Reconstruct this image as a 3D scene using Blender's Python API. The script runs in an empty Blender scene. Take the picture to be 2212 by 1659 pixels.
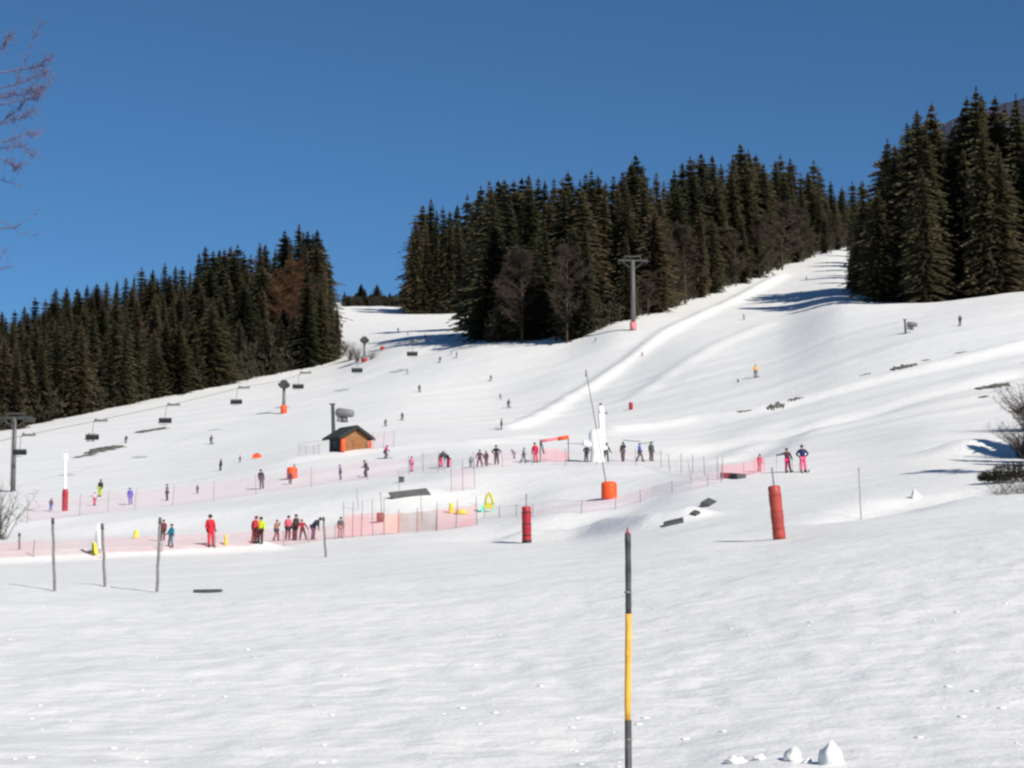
import bpy, math, random
import numpy as np
from mathutils import Vector, Matrix, Quaternion

C = bpy.context.scene
COL = C.collection
R = math.radians
PI = math.pi
random.seed(7)

# ------------------------------------------------------------------ camera
F, CU, CV = 4400.0, 1106.0, 829.5          # focal length and centre, in units of a 2212-wide picture
PITCH = math.atan2(1300.0 - CV, F)
SP, CP = math.sin(PITCH), math.cos(PITCH)
EYE = 1.6
cam_d = bpy.data.cameras.new('camera')
cam = bpy.data.objects.new('camera', cam_d)
COL.objects.link(cam)
cam.location = (0, 0, EYE)
cam.rotation_euler = (PI / 2 + PITCH, 0, 0)
cam_d.sensor_width = 36.0
cam_d.lens = 36.0 * F / 2212.0
cam_d.clip_start = 0.2
cam_d.clip_end = 12000.0
C.camera = cam

# ------------------------------------------------------------------ sky, sun, exposure
SUN_EL, SUN_AZ = R(34), R(141)              # azimuth clockwise from straight ahead (+Y)
world = bpy.data.worlds.new('World')
C.world = world
world.use_nodes = True
wn = world.node_tree
wn.nodes.clear()
sky = wn.nodes.new('ShaderNodeTexSky')
sky.sky_type = 'NISHITA'
sky.sun_disc = False
sky.sun_elevation = SUN_EL
sky.sun_rotation = SUN_AZ
sky.altitude = 3000
sky.air_density = 1.0
sky.dust_density = 0.0
sky.ozone_density = 10.0
bg = wn.nodes.new('ShaderNodeBackground')
bg.inputs['Strength'].default_value = 0.0625
wo = wn.nodes.new('ShaderNodeOutputWorld')
tint = wn.nodes.new('ShaderNodeVectorMath'); tint.operation = 'MULTIPLY'; tint.inputs[1].default_value = (0.95, 1.085, 0.985)   # trims the sky colour: less red, more green
wn.links.new(sky.outputs[0], tint.inputs[0])
wn.links.new(tint.outputs[0], bg.inputs['Color'])
wn.links.new(bg.outputs[0], wo.inputs['Surface'])
sun_v = Vector((math.sin(SUN_AZ) * math.cos(SUN_EL), math.cos(SUN_AZ) * math.cos(SUN_EL), math.sin(SUN_EL)))
sun_d = bpy.data.lights.new('sun', 'SUN')
sun_d.energy = 4.2
sun_d.angle = R(0.5)
sun_d.color = (1.0, 0.94, 0.835)
sun = bpy.data.objects.new('sun', sun_d)
sun.rotation_euler = sun_v.to_track_quat('Z', 'Y').to_euler()
sun.location = (60, -30, 80)
COL.objects.link(sun)
C.view_settings.view_transform = 'Standard'
C.view_settings.look = 'None'
C.view_settings.exposure = 0.41
C.view_settings.gamma = 1.0
C.cycles.filter_width = 2.5
C.cycles.max_bounces = 6
C.cycles.transparent_max_bounces = 24

# ------------------------------------------------------------------ helpers
def lin(c):
    return c / 12.92 if c <= 0.04045 else ((c + 0.055) / 1.055) ** 2.4

def rgb(h):
    return tuple(lin(int(h[i:i + 2], 16) / 255.0) for i in (0, 2, 4))

def tag(o, label=None, cat=None, group=None, kind=None):
    if label: o['label'] = label
    if cat: o['category'] = cat
    if group: o['group'] = group
    if kind: o['kind'] = kind
    return o

def empty(name, loc, rz=0.0, scale=1.0):
    o = bpy.data.objects.new(name, None)
    COL.objects.link(o)
    o.location = loc
    o.rotation_euler = (0, 0, rz)
    o.scale = (scale, scale, scale)
    o.empty_display_size = 0.3
    return o

def link(name, me, mat=None, parent=None, loc=None, rz=None):
    o = bpy.data.objects.new(name, me)
    COL.objects.link(o)
    if mat is not None:
        if len(me.materials) == 0:
            me.materials.append(mat)
        elif me.materials[0] != mat:
            o.material_slots[0].link = 'OBJECT'
            o.material_slots[0].material = mat
    if parent: o.parent = parent
    if loc is not None: o.location = loc
    if rz is not None: o.rotation_euler = (0, 0, rz)
    return o

class MB:
    """collects boxes, tubes, lathes and panels into one mesh"""
    def __init__(s):
        s.v, s.f = [], []
    def add(s, vs, fs):
        n = len(s.v)
        s.v += [tuple(p) for p in vs]
        s.f += [tuple(i + n for i in f) for f in fs]
        return s
    def box(s, c, d, rot=None, taper=1.0):
        hx, hy, hz = d[0] / 2, d[1] / 2, d[2] / 2
        vs = []
        for z in (-hz, hz):
            k = taper if z > 0 else 1.0
            for x, y in ((-hx, -hy), (hx, -hy), (hx, hy), (-hx, hy)):
                p = Vector((x * k, y * k, z))
                if rot is not None: p = rot @ p
                vs.append(p + Vector(c))
        return s.add(vs, [(3, 2, 1, 0), (4, 5, 6, 7), (0, 1, 5, 4), (1, 2, 6, 5), (2, 3, 7, 6), (3, 0, 4, 7)])
    def tube(s, pts, rad, seg=8, cap=True):
        pts = [Vector(p) for p in pts]
        if not isinstance(rad, (list, tuple)): rad = [rad] * len(pts)
        n0 = len(s.v)
        up = None
        for i, p in enumerate(pts):
            d = (pts[min(i + 1, len(pts) - 1)] - pts[max(i - 1, 0)])
            if d.length < 1e-9: d = Vector((0, 0, 1))
            d.normalize()
            if up is None:
                up = d.orthogonal().normalized()
            else:
                up = (up - d * up.dot(d))
                up = up.normalized() if up.length > 1e-6 else d.orthogonal().normalized()
            w = d.cross(up)
            for k in range(seg):
                a = 2 * PI * k / seg
                s.v.append(tuple(p + (up * math.cos(a) + w * math.sin(a)) * rad[i]))
        for i in range(len(pts) - 1):
            for k in range(seg):
                a, b = n0 + i * seg + k, n0 + i * seg + (k + 1) % seg
                s.f.append((a, b, b + seg, a + seg))
        if cap:
            s.f.append(tuple(n0 + k for k in reversed(range(seg))))
            m = n0 + (len(pts) - 1) * seg
            s.f.append(tuple(m + k for k in range(seg)))
        return s
    def lathe(s, prof, c=(0, 0, 0), seg=16, sx=1.0, sy=1.0):
        n0 = len(s.v)
        for r, z in prof:
            for k in range(seg):
                a = 2 * PI * k / seg
                s.v.append((c[0] + r * math.cos(a) * sx, c[1] + r * math.sin(a) * sy, c[2] + z))
        for i in range(len(prof) - 1):
            for k in range(seg):
                a, b = n0 + i * seg + k, n0 + i * seg + (k + 1) % seg
                s.f.append((a, b, b + seg, a + seg))
        s.f.append(tuple(n0 + k for k in reversed(range(seg))))
        m = n0 + (len(prof) - 1) * seg
        s.f.append(tuple(m + k for k in range(seg)))
        return s
    def mesh(s, name, smooth=False):
        me = bpy.data.meshes.new(name)
        me.from_pydata(s.v, [], s.f)
        me.update()
        if smooth:
            me.polygons.foreach_set('use_smooth', [True] * len(me.polygons))
        return me
    def build(s, name, mat, parent=None, smooth=False, loc=None, rz=None):
        return link(name, s.mesh(name, smooth), mat, parent, loc, rz)

def copy_tree(o, parent=None):
    c = o.copy()
    COL.objects.link(c)
    if parent: c.parent = parent
    for ch in list(o.children):
        copy_tree(ch, c)
    return c

# ------------------------------------------------------------------ materials
def nodes_of(name):
    m = bpy.data.materials.new(name)
    m.use_nodes = True
    nt = m.node_tree
    return m, nt, nt.nodes['Principled BSDF']

def mat(name, col, rough=0.7, var=0.12, scale=6.0, bump=0.0, metal=0.0, spec=0.3):
    m, nt, b = nodes_of(name)
    b.inputs['Roughness'].default_value = rough
    b.inputs['Metallic'].default_value = metal
    b.inputs['Specular IOR Level'].default_value = spec
    tc = nt.nodes.new('ShaderNodeTexCoord')
    nz = nt.nodes.new('ShaderNodeTexNoise')
    nz.inputs['Scale'].default_value = scale
    nz.inputs['Detail'].default_value = 5
    nt.links.new(tc.outputs['Object'], nz.inputs['Vector'])
    rp = nt.nodes.new('ShaderNodeValToRGB')
    rp.color_ramp.elements[0].position, rp.color_ramp.elements[1].position = 0.3, 0.7
    rp.color_ramp.elements[0].color = tuple(c * (1 - var) for c in col[:3]) + (1,)
    rp.color_ramp.elements[1].color = tuple(min(1, c * (1 + var)) for c in col[:3]) + (1,)
    nt.links.new(nz.outputs['Fac'], rp.inputs['Fac'])
    nt.links.new(rp.outputs[0], b.inputs['Base Color'])
    if bump:
        bp = nt.nodes.new('ShaderNodeBump')
        bp.inputs['Strength'].default_value = bump
        bp.inputs['Distance'].default_value = 0.03
        nt.links.new(nz.outputs['Fac'], bp.inputs['Height'])
        nt.links.new(bp.outputs[0], b.inputs['Normal'])
    return m

_cloth = {}
def cloth(h):
    if h not in _cloth:
        _cloth[h] = mat('cloth_' + h, rgb(h), 0.75, 0.15, 9.0, 0.25)
    return _cloth[h]

def foliage_mat(name, c1, c2, c3):
    """needles: colour differs between trees and between clumps of a tree"""
    m, nt, b = nodes_of(name)
    b.inputs['Roughness'].default_value = 0.75
    b.inputs['Specular IOR Level'].default_value = 0.15
    oi = nt.nodes.new('ShaderNodeObjectInfo')
    tc = nt.nodes.new('ShaderNodeTexCoord')
    nz = nt.nodes.new('ShaderNodeTexNoise')
    nz.inputs['Scale'].default_value = 0.55
    nz.inputs['Detail'].default_value = 4
    nt.links.new(tc.outputs['Object'], nz.inputs['Vector'])
    rp = nt.nodes.new('ShaderNodeValToRGB')
    e = rp.color_ramp.elements
    e[0].position, e[0].color = 0.0, c1 + (1,)
    e[1].position, e[1].color = 1.0, c3 + (1,)
    n = e.new(0.55); n.color = c2 + (1,)
    mx = nt.nodes.new('ShaderNodeMath'); mx.operation = 'MULTIPLY_ADD'
    mx.inputs[1].default_value = 0.9
    mx.inputs[2].default_value = -0.45
    ad = nt.nodes.new('ShaderNodeMath'); ad.operation = 'ADD'
    ml = nt.nodes.new('ShaderNodeMath'); ml.operation = 'MULTIPLY'
    ml.inputs[1].default_value = 1.0
    nt.links.new(oi.outputs['Random'], ml.inputs[0])
    nt.links.new(nz.outputs['Fac'], mx.inputs[0])
    nt.links.new(mx.outputs[0], ad.inputs[0])
    nt.links.new(ml.outputs[0], ad.inputs[1])
    nt.links.new(ad.outputs[0], rp.inputs['Fac'])
    nt.links.new(rp.outputs[0], b.inputs['Base Color'])
    tl = nt.nodes.new('ShaderNodeBsdfTranslucent')
    ms = nt.nodes.new('ShaderNodeMixShader')
    ms.inputs['Fac'].default_value = 0.35
    nt.links.new(rp.outputs[0], tl.inputs['Color'])
    nt.links.new(b.outputs[0], ms.inputs[1])
    nt.links.new(tl.outputs[0], ms.inputs[2])
    nt.links.new(ms.outputs[0], nt.nodes['Material Output'].inputs['Surface'])
    return m

def net_mat(name, col, opacity):
    """woven safety netting: mostly holes, with a coarse irregular weave"""
    m, nt, b = nodes_of(name)
    b.inputs['Base Color'].default_value = col + (1,)
    b.inputs['Roughness'].default_value = 0.8
    tr = nt.nodes.new('ShaderNodeBsdfTransparent')
    mx = nt.nodes.new('ShaderNodeMixShader')
    tc = nt.nodes.new('ShaderNodeTexCoord')
    nz = nt.nodes.new('ShaderNodeTexNoise')
    nz.inputs['Scale'].default_value = 0.9
    nz.inputs['Detail'].default_value = 6
    nt.links.new(tc.outputs['Object'], nz.inputs['Vector'])
    mr = nt.nodes.new('ShaderNodeMapRange')
    mr.inputs['From Min'].default_value, mr.inputs['From Max'].default_value = 0.3, 0.7
    mr.inputs['To Min'].default_value, mr.inputs['To Max'].default_value = opacity * 0.7, opacity * 1.3
    nt.links.new(nz.outputs['Fac'], mr.inputs['Value'])
    nt.links.new(mr.outputs[0], mx.inputs['Fac'])
    nt.links.new(tr.outputs[0], mx.inputs[1])
    nt.links.new(b.outputs[0], mx.inputs[2])
    nt.links.new(mx.outputs[0], nt.nodes['Material Output'].inputs['Surface'])
    return m

def snow_mat():
    m, nt, b = nodes_of('snow')
    b.inputs['Roughness'].default_value = 0.6
    b.inputs['Specular IOR Level'].default_value = 0.25
    tc = nt.nodes.new('ShaderNodeTexCoord')
    def noise(scale, detail, vec=None, rough=0.55):
        n = nt.nodes.new('ShaderNodeTexNoise')
        n.inputs['Scale'].default_value = scale
        n.inputs['Detail'].default_value = detail
        n.inputs['Roughness'].default_value = rough
        nt.links.new(vec or tc.outputs['Object'], n.inputs['Vector'])
        return n.outputs['Fac']
    big = noise(0.035, 4)
    rp = nt.nodes.new('ShaderNodeValToRGB')
    rp.color_ramp.elements[0].position, rp.color_ramp.elements[1].position = 0.3, 0.7
    rp.color_ramp.elements[0].color = (0.775, 0.780, 0.785, 1)
    rp.color_ramp.elements[1].color = (0.815, 0.812, 0.802, 1)
    nt.links.new(big, rp.inputs['Fac'])
    nt.links.new(rp.outputs[0], b.inputs['Base Color'])
    prev = None
    for sc, det, st, dist in ((0.25, 5, 0.25, 0.7), (2.2, 5, 0.35, 0.14), (13.0, 4, 0.45, 0.03)):
        bp = nt.nodes.new('ShaderNodeBump')
        bp.inputs['Strength'].default_value = st
        bp.inputs['Distance'].default_value = dist
        nt.links.new(noise(sc, det), bp.inputs['Height'])
        if prev: nt.links.new(prev, bp.inputs['Normal'])
        prev = bp.outputs[0]
    # faint groomed streaks and ski tracks running down and across the slopes
    for ang, st in ((0.45, 0.18), (-0.35, 0.12)):
        mp = nt.nodes.new('ShaderNodeMapping')
        mp.inputs['Rotation'].default_value = (0, 0, ang)
        mp.inputs['Scale'].default_value = (0.035, 1.1, 0.05)
        nt.links.new(tc.outputs['Object'], mp.inputs['Vector'])
        bp = nt.nodes.new('ShaderNodeBump')
        bp.inputs['Strength'].default_value = st
        bp.inputs['Distance'].default_value = 0.10
        nt.links.new(noise(1.0, 4, mp.outputs[0]), bp.inputs['Height'])
        nt.links.new(prev, bp.inputs['Normal'])
        prev = bp.outputs[0]
    nt.links.new(prev, b.inputs['Normal'])
    return m

M = {
    'snow': snow_mat(),
    'needles': foliage_mat('spruce_needles', (0.044, 0.047, 0.026), (0.088, 0.080, 0.043), (0.128, 0.102, 0.062)),
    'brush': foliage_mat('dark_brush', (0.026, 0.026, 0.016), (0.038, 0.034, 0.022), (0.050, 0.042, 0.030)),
    'bark': mat('bark', (0.075, 0.055, 0.042), 0.9, 0.3, 3.0, 0.6),
    'twig': foliage_mat('bare_twigs', (0.060, 0.048, 0.034), (0.082, 0.064, 0.047), (0.105, 0.080, 0.064)),
    'larch': foliage_mat('rusty_twigs', (0.130, 0.070, 0.036), (0.155, 0.082, 0.046), (0.175, 0.095, 0.055)),
    'purple_twig': mat('purple_twigs', (0.125, 0.115, 0.20), 0.8, 0.3, 2.0),
    'pale_larch': foliage_mat('pale_larch_twigs', (0.105, 0.088, 0.060), (0.120, 0.100, 0.070), (0.135, 0.110, 0.080)),
    'shrub': foliage_mat('shrub_twigs', (0.130, 0.105, 0.088), (0.165, 0.135, 0.115), (0.190, 0.165, 0.145)),
    'steel': mat('galvanised_steel', (0.15, 0.147, 0.143), 0.5, 0.15, 1.5, 0, 0.2),
    'dark_steel': mat('dark_steel', (0.060, 0.061, 0.062), 0.55, 0.2, 2.0, 0, 0.2),
    'black': mat('black_plastic', (0.022, 0.023, 0.025), 0.5, 0.2, 3.0),
    'grey': mat('grey_paint', (0.18, 0.18, 0.185), 0.6, 0.15, 2.0),
    'white': mat('white_cover', (0.88, 0.88, 0.87), 0.55, 0.05, 2.0, 0.15),
    'red_pad': mat('red_vinyl', (0.34, 0.022, 0.032), 0.5, 0.2, 1.8, 0.2),
    'brick_pad': mat('faded_red_vinyl', (0.36, 0.058, 0.045), 0.5, 0.2, 1.8, 0.2),
    'orange_pad': mat('orange_vinyl', (0.80, 0.095, 0.022), 0.5, 0.12, 2.0, 0.2),
    'pink': mat('pink_fabric', (0.72, 0.20, 0.24), 0.7, 0.15, 2.0),
    'yellow': mat('yellow_foam', (0.80, 0.62, 0.06), 0.6, 0.1, 3.0),
    'lime': mat('yellow_green_foam', (0.52, 0.49, 0.08), 0.6, 0.1, 3.0),
    'teal': mat('teal_foam', (0.16, 0.62, 0.50), 0.6, 0.1, 3.0),
    'amber': mat('amber_paint', (0.76, 0.40, 0.055), 0.5, 0.2, 9.0, 0.1),
    'pole_black': mat('black_paint', (0.060, 0.060, 0.062), 0.55, 0.75, 7.0, 0.15),
    'pole_grey': mat('weathered_pole', (0.19, 0.185, 0.18), 0.8, 0.3, 5.0, 0.3),
    'slab': mat('dark_board', (0.075, 0.080, 0.080), 0.8, 0.2, 2.0),
    'earth': mat('bare_earth', (0.125, 0.12, 0.108), 0.95, 0.6, 1.1, 0.6),
    'roof': mat('dark_roof', (0.036, 0.043, 0.038), 0.8, 0.2, 1.5, 0.1),
    'wall_shaded': mat('shaded_timber', (0.060, 0.048, 0.042), 0.85, 0.3, 2.0),  # cabin boards away from the sun: their shade is put into the colour
    'skin': mat('skin', (0.46, 0.26, 0.19), 0.55, 0.05, 8.0),
    'boot': mat('ski_boot', (0.035, 0.036, 0.042), 0.4, 0.2, 5.0),
    'lens': mat('goggle_lens', (0.02, 0.022, 0.03), 0.15, 0.1, 5.0),
    'net_red': net_mat('red_netting', (0.74, 0.10, 0.10), 0.27),
    'net_faint': net_mat('faded_red_netting', (0.70, 0.14, 0.16), 0.16),
    'net_lilac': net_mat('lilac_netting', (0.56, 0.20, 0.32), 0.11),
    'net_pink': net_mat('bright_pink_netting', (0.85, 0.13, 0.20), 0.26),
    'net_orange': net_mat('orange_netting', (0.80, 0.25, 0.12), 0.32),
}

def timber():
    m, nt, b = nodes_of('orange_timber_boards')
    b.inputs['Roughness'].default_value = 0.7
    tc = nt.nodes.new('ShaderNodeTexCoord')
    mp = nt.nodes.new('ShaderNodeMapping')
    mp.inputs['Scale'].default_value = (1.0, 1.0, 7.0)
    nt.links.new(tc.outputs['Object'], mp.inputs['Vector'])
    nz = nt.nodes.new('ShaderNodeTexNoise'); nz.inputs['Scale'].default_value = 1.0; nz.inputs['Detail'].default_value = 5
    nt.links.new(mp.outputs[0], nz.inputs['Vector'])
    rp = nt.nodes.new('ShaderNodeValToRGB')
    rp.color_ramp.elements[0].position, rp.color_ramp.elements[1].position = 0.3, 0.72
    rp.color_ramp.elements[0].color = (0.170, 0.068, 0.022, 1)
    rp.color_ramp.elements[1].color = (0.310, 0.135, 0.048, 1)
    nt.links.new(nz.outputs['Fac'], rp.inputs['Fac'])
    nt.links.new(rp.outputs[0], b.inputs['Base Color'])
    wv = nt.nodes.new('ShaderNodeTexWave'); wv.bands_direction = 'Z'; wv.inputs['Scale'].default_value = 2.4
    nt.links.new(tc.outputs['Object'], wv.inputs['Vector'])
    bp = nt.nodes.new('ShaderNodeBump'); bp.inputs['Strength'].default_value = 0.5; bp.inputs['Distance'].default_value = 0.02
    nt.links.new(wv.outputs['Fac'], bp.inputs['Height'])
    nt.links.new(bp.outputs[0], b.inputs['Normal'])
    return m
M['timber'] = timber()

# ------------------------------------------------------------------ terrain
def pt(u, v, y):
    """the place at forward distance y that the eye sees in direction (u, v)"""
    t = (CV - v) / F
    s = y / (CP - t * SP)
    return Vector(((u - CU) / F * s, y, EYE + (SP + t * CP) * s))

def elev(u, v, y):
    p = pt(u, v, y)
    return p.x / y, p.z

def pchip(x, yv, q):
    x = np.asarray(x, float); yv = np.asarray(yv, float)
    h = np.diff(x); d = np.diff(yv) / h
    m = np.zeros(len(x))
    if len(x) == 2:
        m[:] = d[0]
    else:
        for i in range(1, len(x) - 1):
            if d[i - 1] * d[i] > 0:
                w1, w2 = 2 * h[i] + h[i - 1], h[i] + 2 * h[i - 1]
                m[i] = (w1 + w2) / (w1 / d[i - 1] + w2 / d[i])
        m[0], m[-1] = d[0], d[-1]
    qc = np.clip(q, x[0], x[-1])
    k = np.clip(np.searchsorted(x, qc) - 1, 0, len(x) - 2)
    t = (qc - x[k]) / h[k]
    return ((1 + 2 * t) * (1 - t) ** 2 * yv[k] + t * (1 - t) ** 2 * h[k] * m[k]
            + t * t * (3 - 2 * t) * yv[k + 1] + t * t * (t - 1) * h[k] * m[k + 1])

# for each bearing u: (forward distance, where the snow there appears)
PROF = {
    -900: [(20, 1652), (40, 1400), (62, 1290), (115, 1225), (150, 1180), (200, 1120), (280, 1045), (390, 985), (450, 970), (700, 860), (900, 850)],
    0:    [(20, 1652), (40, 1392), (62, 1274), (85, 1245), (105, 1222), (115, 1203), (125, 1190), (151, 1152), (157, 1122), (180, 1110), (200, 1088), (230, 1050), (280, 990), (330, 952), (372, 934), (440, 890), (600, 800), (700, 770), (850, 770)],
    350:  [(20, 1652), (40, 1392), (62, 1278), (85, 1238), (105, 1210), (115, 1192), (125, 1178), (144.5, 1150), (151.5, 1112), (178, 1092), (200, 1068), (230, 1024), (280, 970), (330, 930), (375, 893), (412, 859), (600, 745), (700, 705), (850, 705)],
    700:  [(20, 1652), (40, 1388), (62, 1270), (85, 1228), (105, 1196), (115, 1176), (125, 1163), (138, 1135), (148, 1078), (175, 1050), (190, 1032), (220, 981), (280, 932), (330, 893), (390, 836), (450, 786), (530, 735), (650, 690), (760, 668), (900, 672)],
    880:  [(20, 1650), (40, 1385), (62, 1262), (85, 1216), (105, 1183), (118, 1163), (128, 1148), (138, 1110), (148, 1055), (168, 1033), (190, 1010), (220, 965), (280, 917), (340, 860), (390, 798), (430, 746), (485, 726), (640, 690), (760, 668), (900, 674)],
    1050: [(20, 1648), (40, 1378), (62, 1250), (85, 1206), (105, 1180), (114, 1172), (122, 1135), (136, 1115), (148, 1062), (158, 1018), (170, 1003), (195, 980), (220, 955), (280, 908), (340, 850), (375, 788), (400, 744), (450, 722), (640, 682), (760, 664), (900, 668)],
    1220: [(20, 1645), (40, 1370), (62, 1238), (85, 1196), (105, 1174), (114, 1168), (120, 1110), (133, 1096), (146, 1045), (158, 1012), (170, 1000), (200, 970), (220, 952), (260, 915), (310, 862), (350, 800), (385, 740), (500, 652), (700, 560), (900, 560)],
    1350: [(20, 1640), (40, 1360), (62, 1226), (85, 1180), (105, 1150), (118, 1112), (133, 1076), (146, 1030), (160, 1004), (178, 996), (205, 962), (220, 950), (260, 900), (310, 838), (350, 768), (372, 716), (390, 694), (500, 612), (700, 545), (900, 550)],
    1500: [(20, 1635), (40, 1345), (62, 1212), (80, 1170), (100, 1128), (118, 1078), (135, 1035), (150, 1015), (178, 992), (205, 960), (225, 935), (265, 868), (310, 800), (350, 732), (400, 672), (425, 650), (500, 575), (700, 500), (900, 510)],
    1680: [(20, 1630), (40, 1325), (60, 1205), (77, 1163), (95, 1112), (115, 1062), (132, 1021), (150, 998), (180, 966), (210, 922), (240, 878), (270, 822), (310, 765), (345, 712), (385, 668), (430, 632), (490, 588), (700, 500), (900, 510)],
    1830: [(20, 1625), (40, 1312), (60, 1190), (77, 1143), (95, 1090), (115, 1045), (132, 1010), (150, 985), (180, 948), (210, 898), (240, 840), (270, 775), (305, 718), (338, 668), (365, 650), (410, 625), (480, 580), (560, 537), (700, 520), (900, 530)],
    2020: [(20, 1618), (40, 1300), (60, 1172), (77, 1125), (95, 1072), (115, 1026), (132, 990), (150, 962), (180, 918), (210, 862), (240, 802), (275, 722), (310, 678), (335, 655), (360, 652), (420, 640), (600, 560), (900, 560)],
    2212: [(20, 1610), (40, 1288), (60, 1155), (77, 1108), (95, 1058), (115, 1018), (132, 985), (150, 955), (180, 900), (210, 835), (240, 772), (275, 698), (310, 650), (338, 631), (365, 628), (420, 610), (600, 520), (900, 520)],
    3100: [(20, 1590), (40, 1250), (60, 1110), (77, 1060), (95, 1010), (115, 965), (150, 890), (180, 825), (240, 700), (310, 590), (338, 575), (420, 540), (600, 450), (900, 450)],
}
NR, NC = 860, 800
A0, A1 = -0.50, 0.50
rows = np.exp(np.linspace(math.log(4.0), math.log(1900.0), NR))
cols = np.linspace(A0, A1, NC)
_us = sorted(PROF)
tab, tabA = [], []
for u in _us:
    ys, zs, aa = [3.0, 12.0], [0.0, 0.0], []
    for y, v in PROF[u]:
        a, z = elev(u, v, y)
        ys.append(y); zs.append(z); aa.append(a)
    zlast = zs[-1]
    ys += [1300.0, 2000.0]; zs += [zlast - 60.0, zlast - 200.0]
    tab.append(pchip(np.log(ys), zs, np.log(rows)))
    tabA.append(sum(aa) / len(aa))
tab = np.array(tab)
Z = np.zeros((NC, NR))
for j in range(NR):
    Z[:, j] = pchip(tabA, tab[:, j], cols)

rng = np.random.RandomState(5)
def vnoise(x, y, seed):
    r = np.random.RandomState(seed).rand(256, 256)
    xi, yi = np.floor(x).astype(int), np.floor(y).astype(int)
    fx, fy = x - xi, y - yi
    fx, fy = fx * fx * (3 - 2 * fx), fy * fy * (3 - 2 * fy)
    g = lambda i, j: r[i % 256, j % 256]
    return (g(xi, yi) * (1 - fx) + g(xi + 1, yi) * fx) * (1 - fy) + (g(xi, yi + 1) * (1 - fx) + g(xi + 1, yi + 1) * fx) * fy - 0.5

AA, YY = np.meshgrid(cols, rows, indexing='ij')
XX = AA * YY

def sample(x, y, grid=None):
    g = Z if grid is None else grid
    ca = (x / y - A0) / (A1 - A0) * (NC - 1)
    rj = (math.log(y) - math.log(4.0)) / (math.log(1900.0) - math.log(4.0)) * (NR - 1)
    ca = min(max(ca, 0), NC - 1.001); rj = min(max(rj, 0), NR - 1.001)
    i, j = int(ca), int(rj)
    s, t = ca - i, rj - j
    return (g[i, j] * (1 - s) + g[i + 1, j] * s) * (1 - t) + (g[i, j + 1] * (1 - s) + g[i + 1, j + 1] * s) * t

def gp(u, v, ymax=1200.0):
    """the point of the snow seen in direction (u, v)"""
    y, prev = 14.0, 14.0
    while y < ymax:
        p = pt(u, v, y)
        if sample(p.x, y) >= p.z:
            lo, hi = prev, y
            for _ in range(30):
                m = (lo + hi) / 2
                p = pt(u, v, m)
                if sample(p.x, m) >= p.z: hi = m
                else: lo = m
            p = pt(u, v, hi)
            return Vector((p.x, p.y, sample(p.x, p.y)))
        prev = y
        y *= 1.004
    return None

def gy(u, y):
    """snow at forward distance y on bearing u"""
    x = (u - CU) / F * y / CP
    return Vector((x, y, sample(x, y)))

def ridge(path, width, height):
    """a raised edge along a path of directions"""
    global Z
    pts = [gp(u, v) for u, v in path]
    pts = [p for p in pts if p is not None]
    D = np.full(Z.shape, 1e9)
    for a, b in zip(pts[:-1], pts[1:]):
        dx, dy = b.x - a.x, b.y - a.y
        L2 = dx * dx + dy * dy + 1e-9
        t = np.clip(((XX - a.x) * dx + (YY - a.y) * dy) / L2, 0, 1)
        D = np.minimum(D, np.hypot(XX - a.x - t * dx, YY - a.y - t * dy))
    return height * np.exp(-(D / width) ** 2)

dz = np.zeros_like(Z)
dz += ridge([(1100, 925), (1230, 860), (1340, 790), (1450, 712), (1560, 662), (1640, 622), (1690, 596)], 1.7, 0.7)
dz += ridge([(1370, 862), (1450, 805), (1540, 750), (1650, 705)], 2.0, 0.35)
dz += ridge([(1330, 930), (1500, 905), (1640, 885), (1800, 845), (1980, 800), (2212, 748)], 2.0, 0.7)
dz += ridge([(1560, 1000), (1700, 925), (1900, 880), (2212, 805)], 2.4, -0.6)
dz += ridge([(1140, 1168), (1300, 1150), (1420, 1140), (1480, 1128)], 1.3, 0.65)
dz += ridge([(0, 1212), (200, 1206), (400, 1198), (560, 1190)], 1.2, 0.55)
dz += ridge([(2100, 986), (2160, 984), (2230, 983), (2330, 985)], 2.7, 1.0)  # bank added at the right edge so the tree shade spreads over it
dz += ridge([(1480, 985), (1560, 960), (1700, 915)], 3.0, -0.5)
dz += ridge([(1860, 1110), (1980, 1075), (2212, 1060)], 2.0, -0.5)
dz += ridge([(640, 1000), (740, 985), (860, 972), (1000, 962), (1130, 945)], 2.5, 0.35)
# rolling snow, groomed streaks running along the slopes and lumps close by
dz += vnoise(XX / 26 + 3, YY / 30, 1) * np.clip((YY - 60) / 120, 0, 1) * 0.42
dz += vnoise(XX / 9 + 7, YY / 15, 2) * np.clip((YY - 30) / 80, 0.15, 1) * 0.2
q = XX * 0.94 + YY * 0.34
dz += vnoise(q / 60, (YY - XX * 0.35) / 5.0, 3) * np.clip((YY - 70) / 120, 0, 1) * 0.28
dz += vnoise(q / 25, (YY - XX * 0.35) / 1.6, 13) * np.clip((YY - 90) / 100, 0, 1) * 0.10
dz += vnoise(XX / 3.1, YY / 4.2, 4) * 0.10 * np.clip(1.6 - YY / 160, 0.3, 1)
near = np.clip((150 - YY) / 90, 0, 1)
dz += vnoise(XX / 1.6, YY / 1.9, 6) * 0.06 * near
dz += vnoise(XX / 4.5, YY / 6.0, 9) * 0.13 * near
dz += vnoise(XX / 0.85, YY / 0.8, 11) * 0.045 * np.clip((95 - YY) / 50, 0, 1)
dz += vnoise(XX / 0.42, YY / 0.6, 7) * 0.048 * np.clip((75 - YY) / 40, 0, 1)
Z = Z + dz

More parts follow.
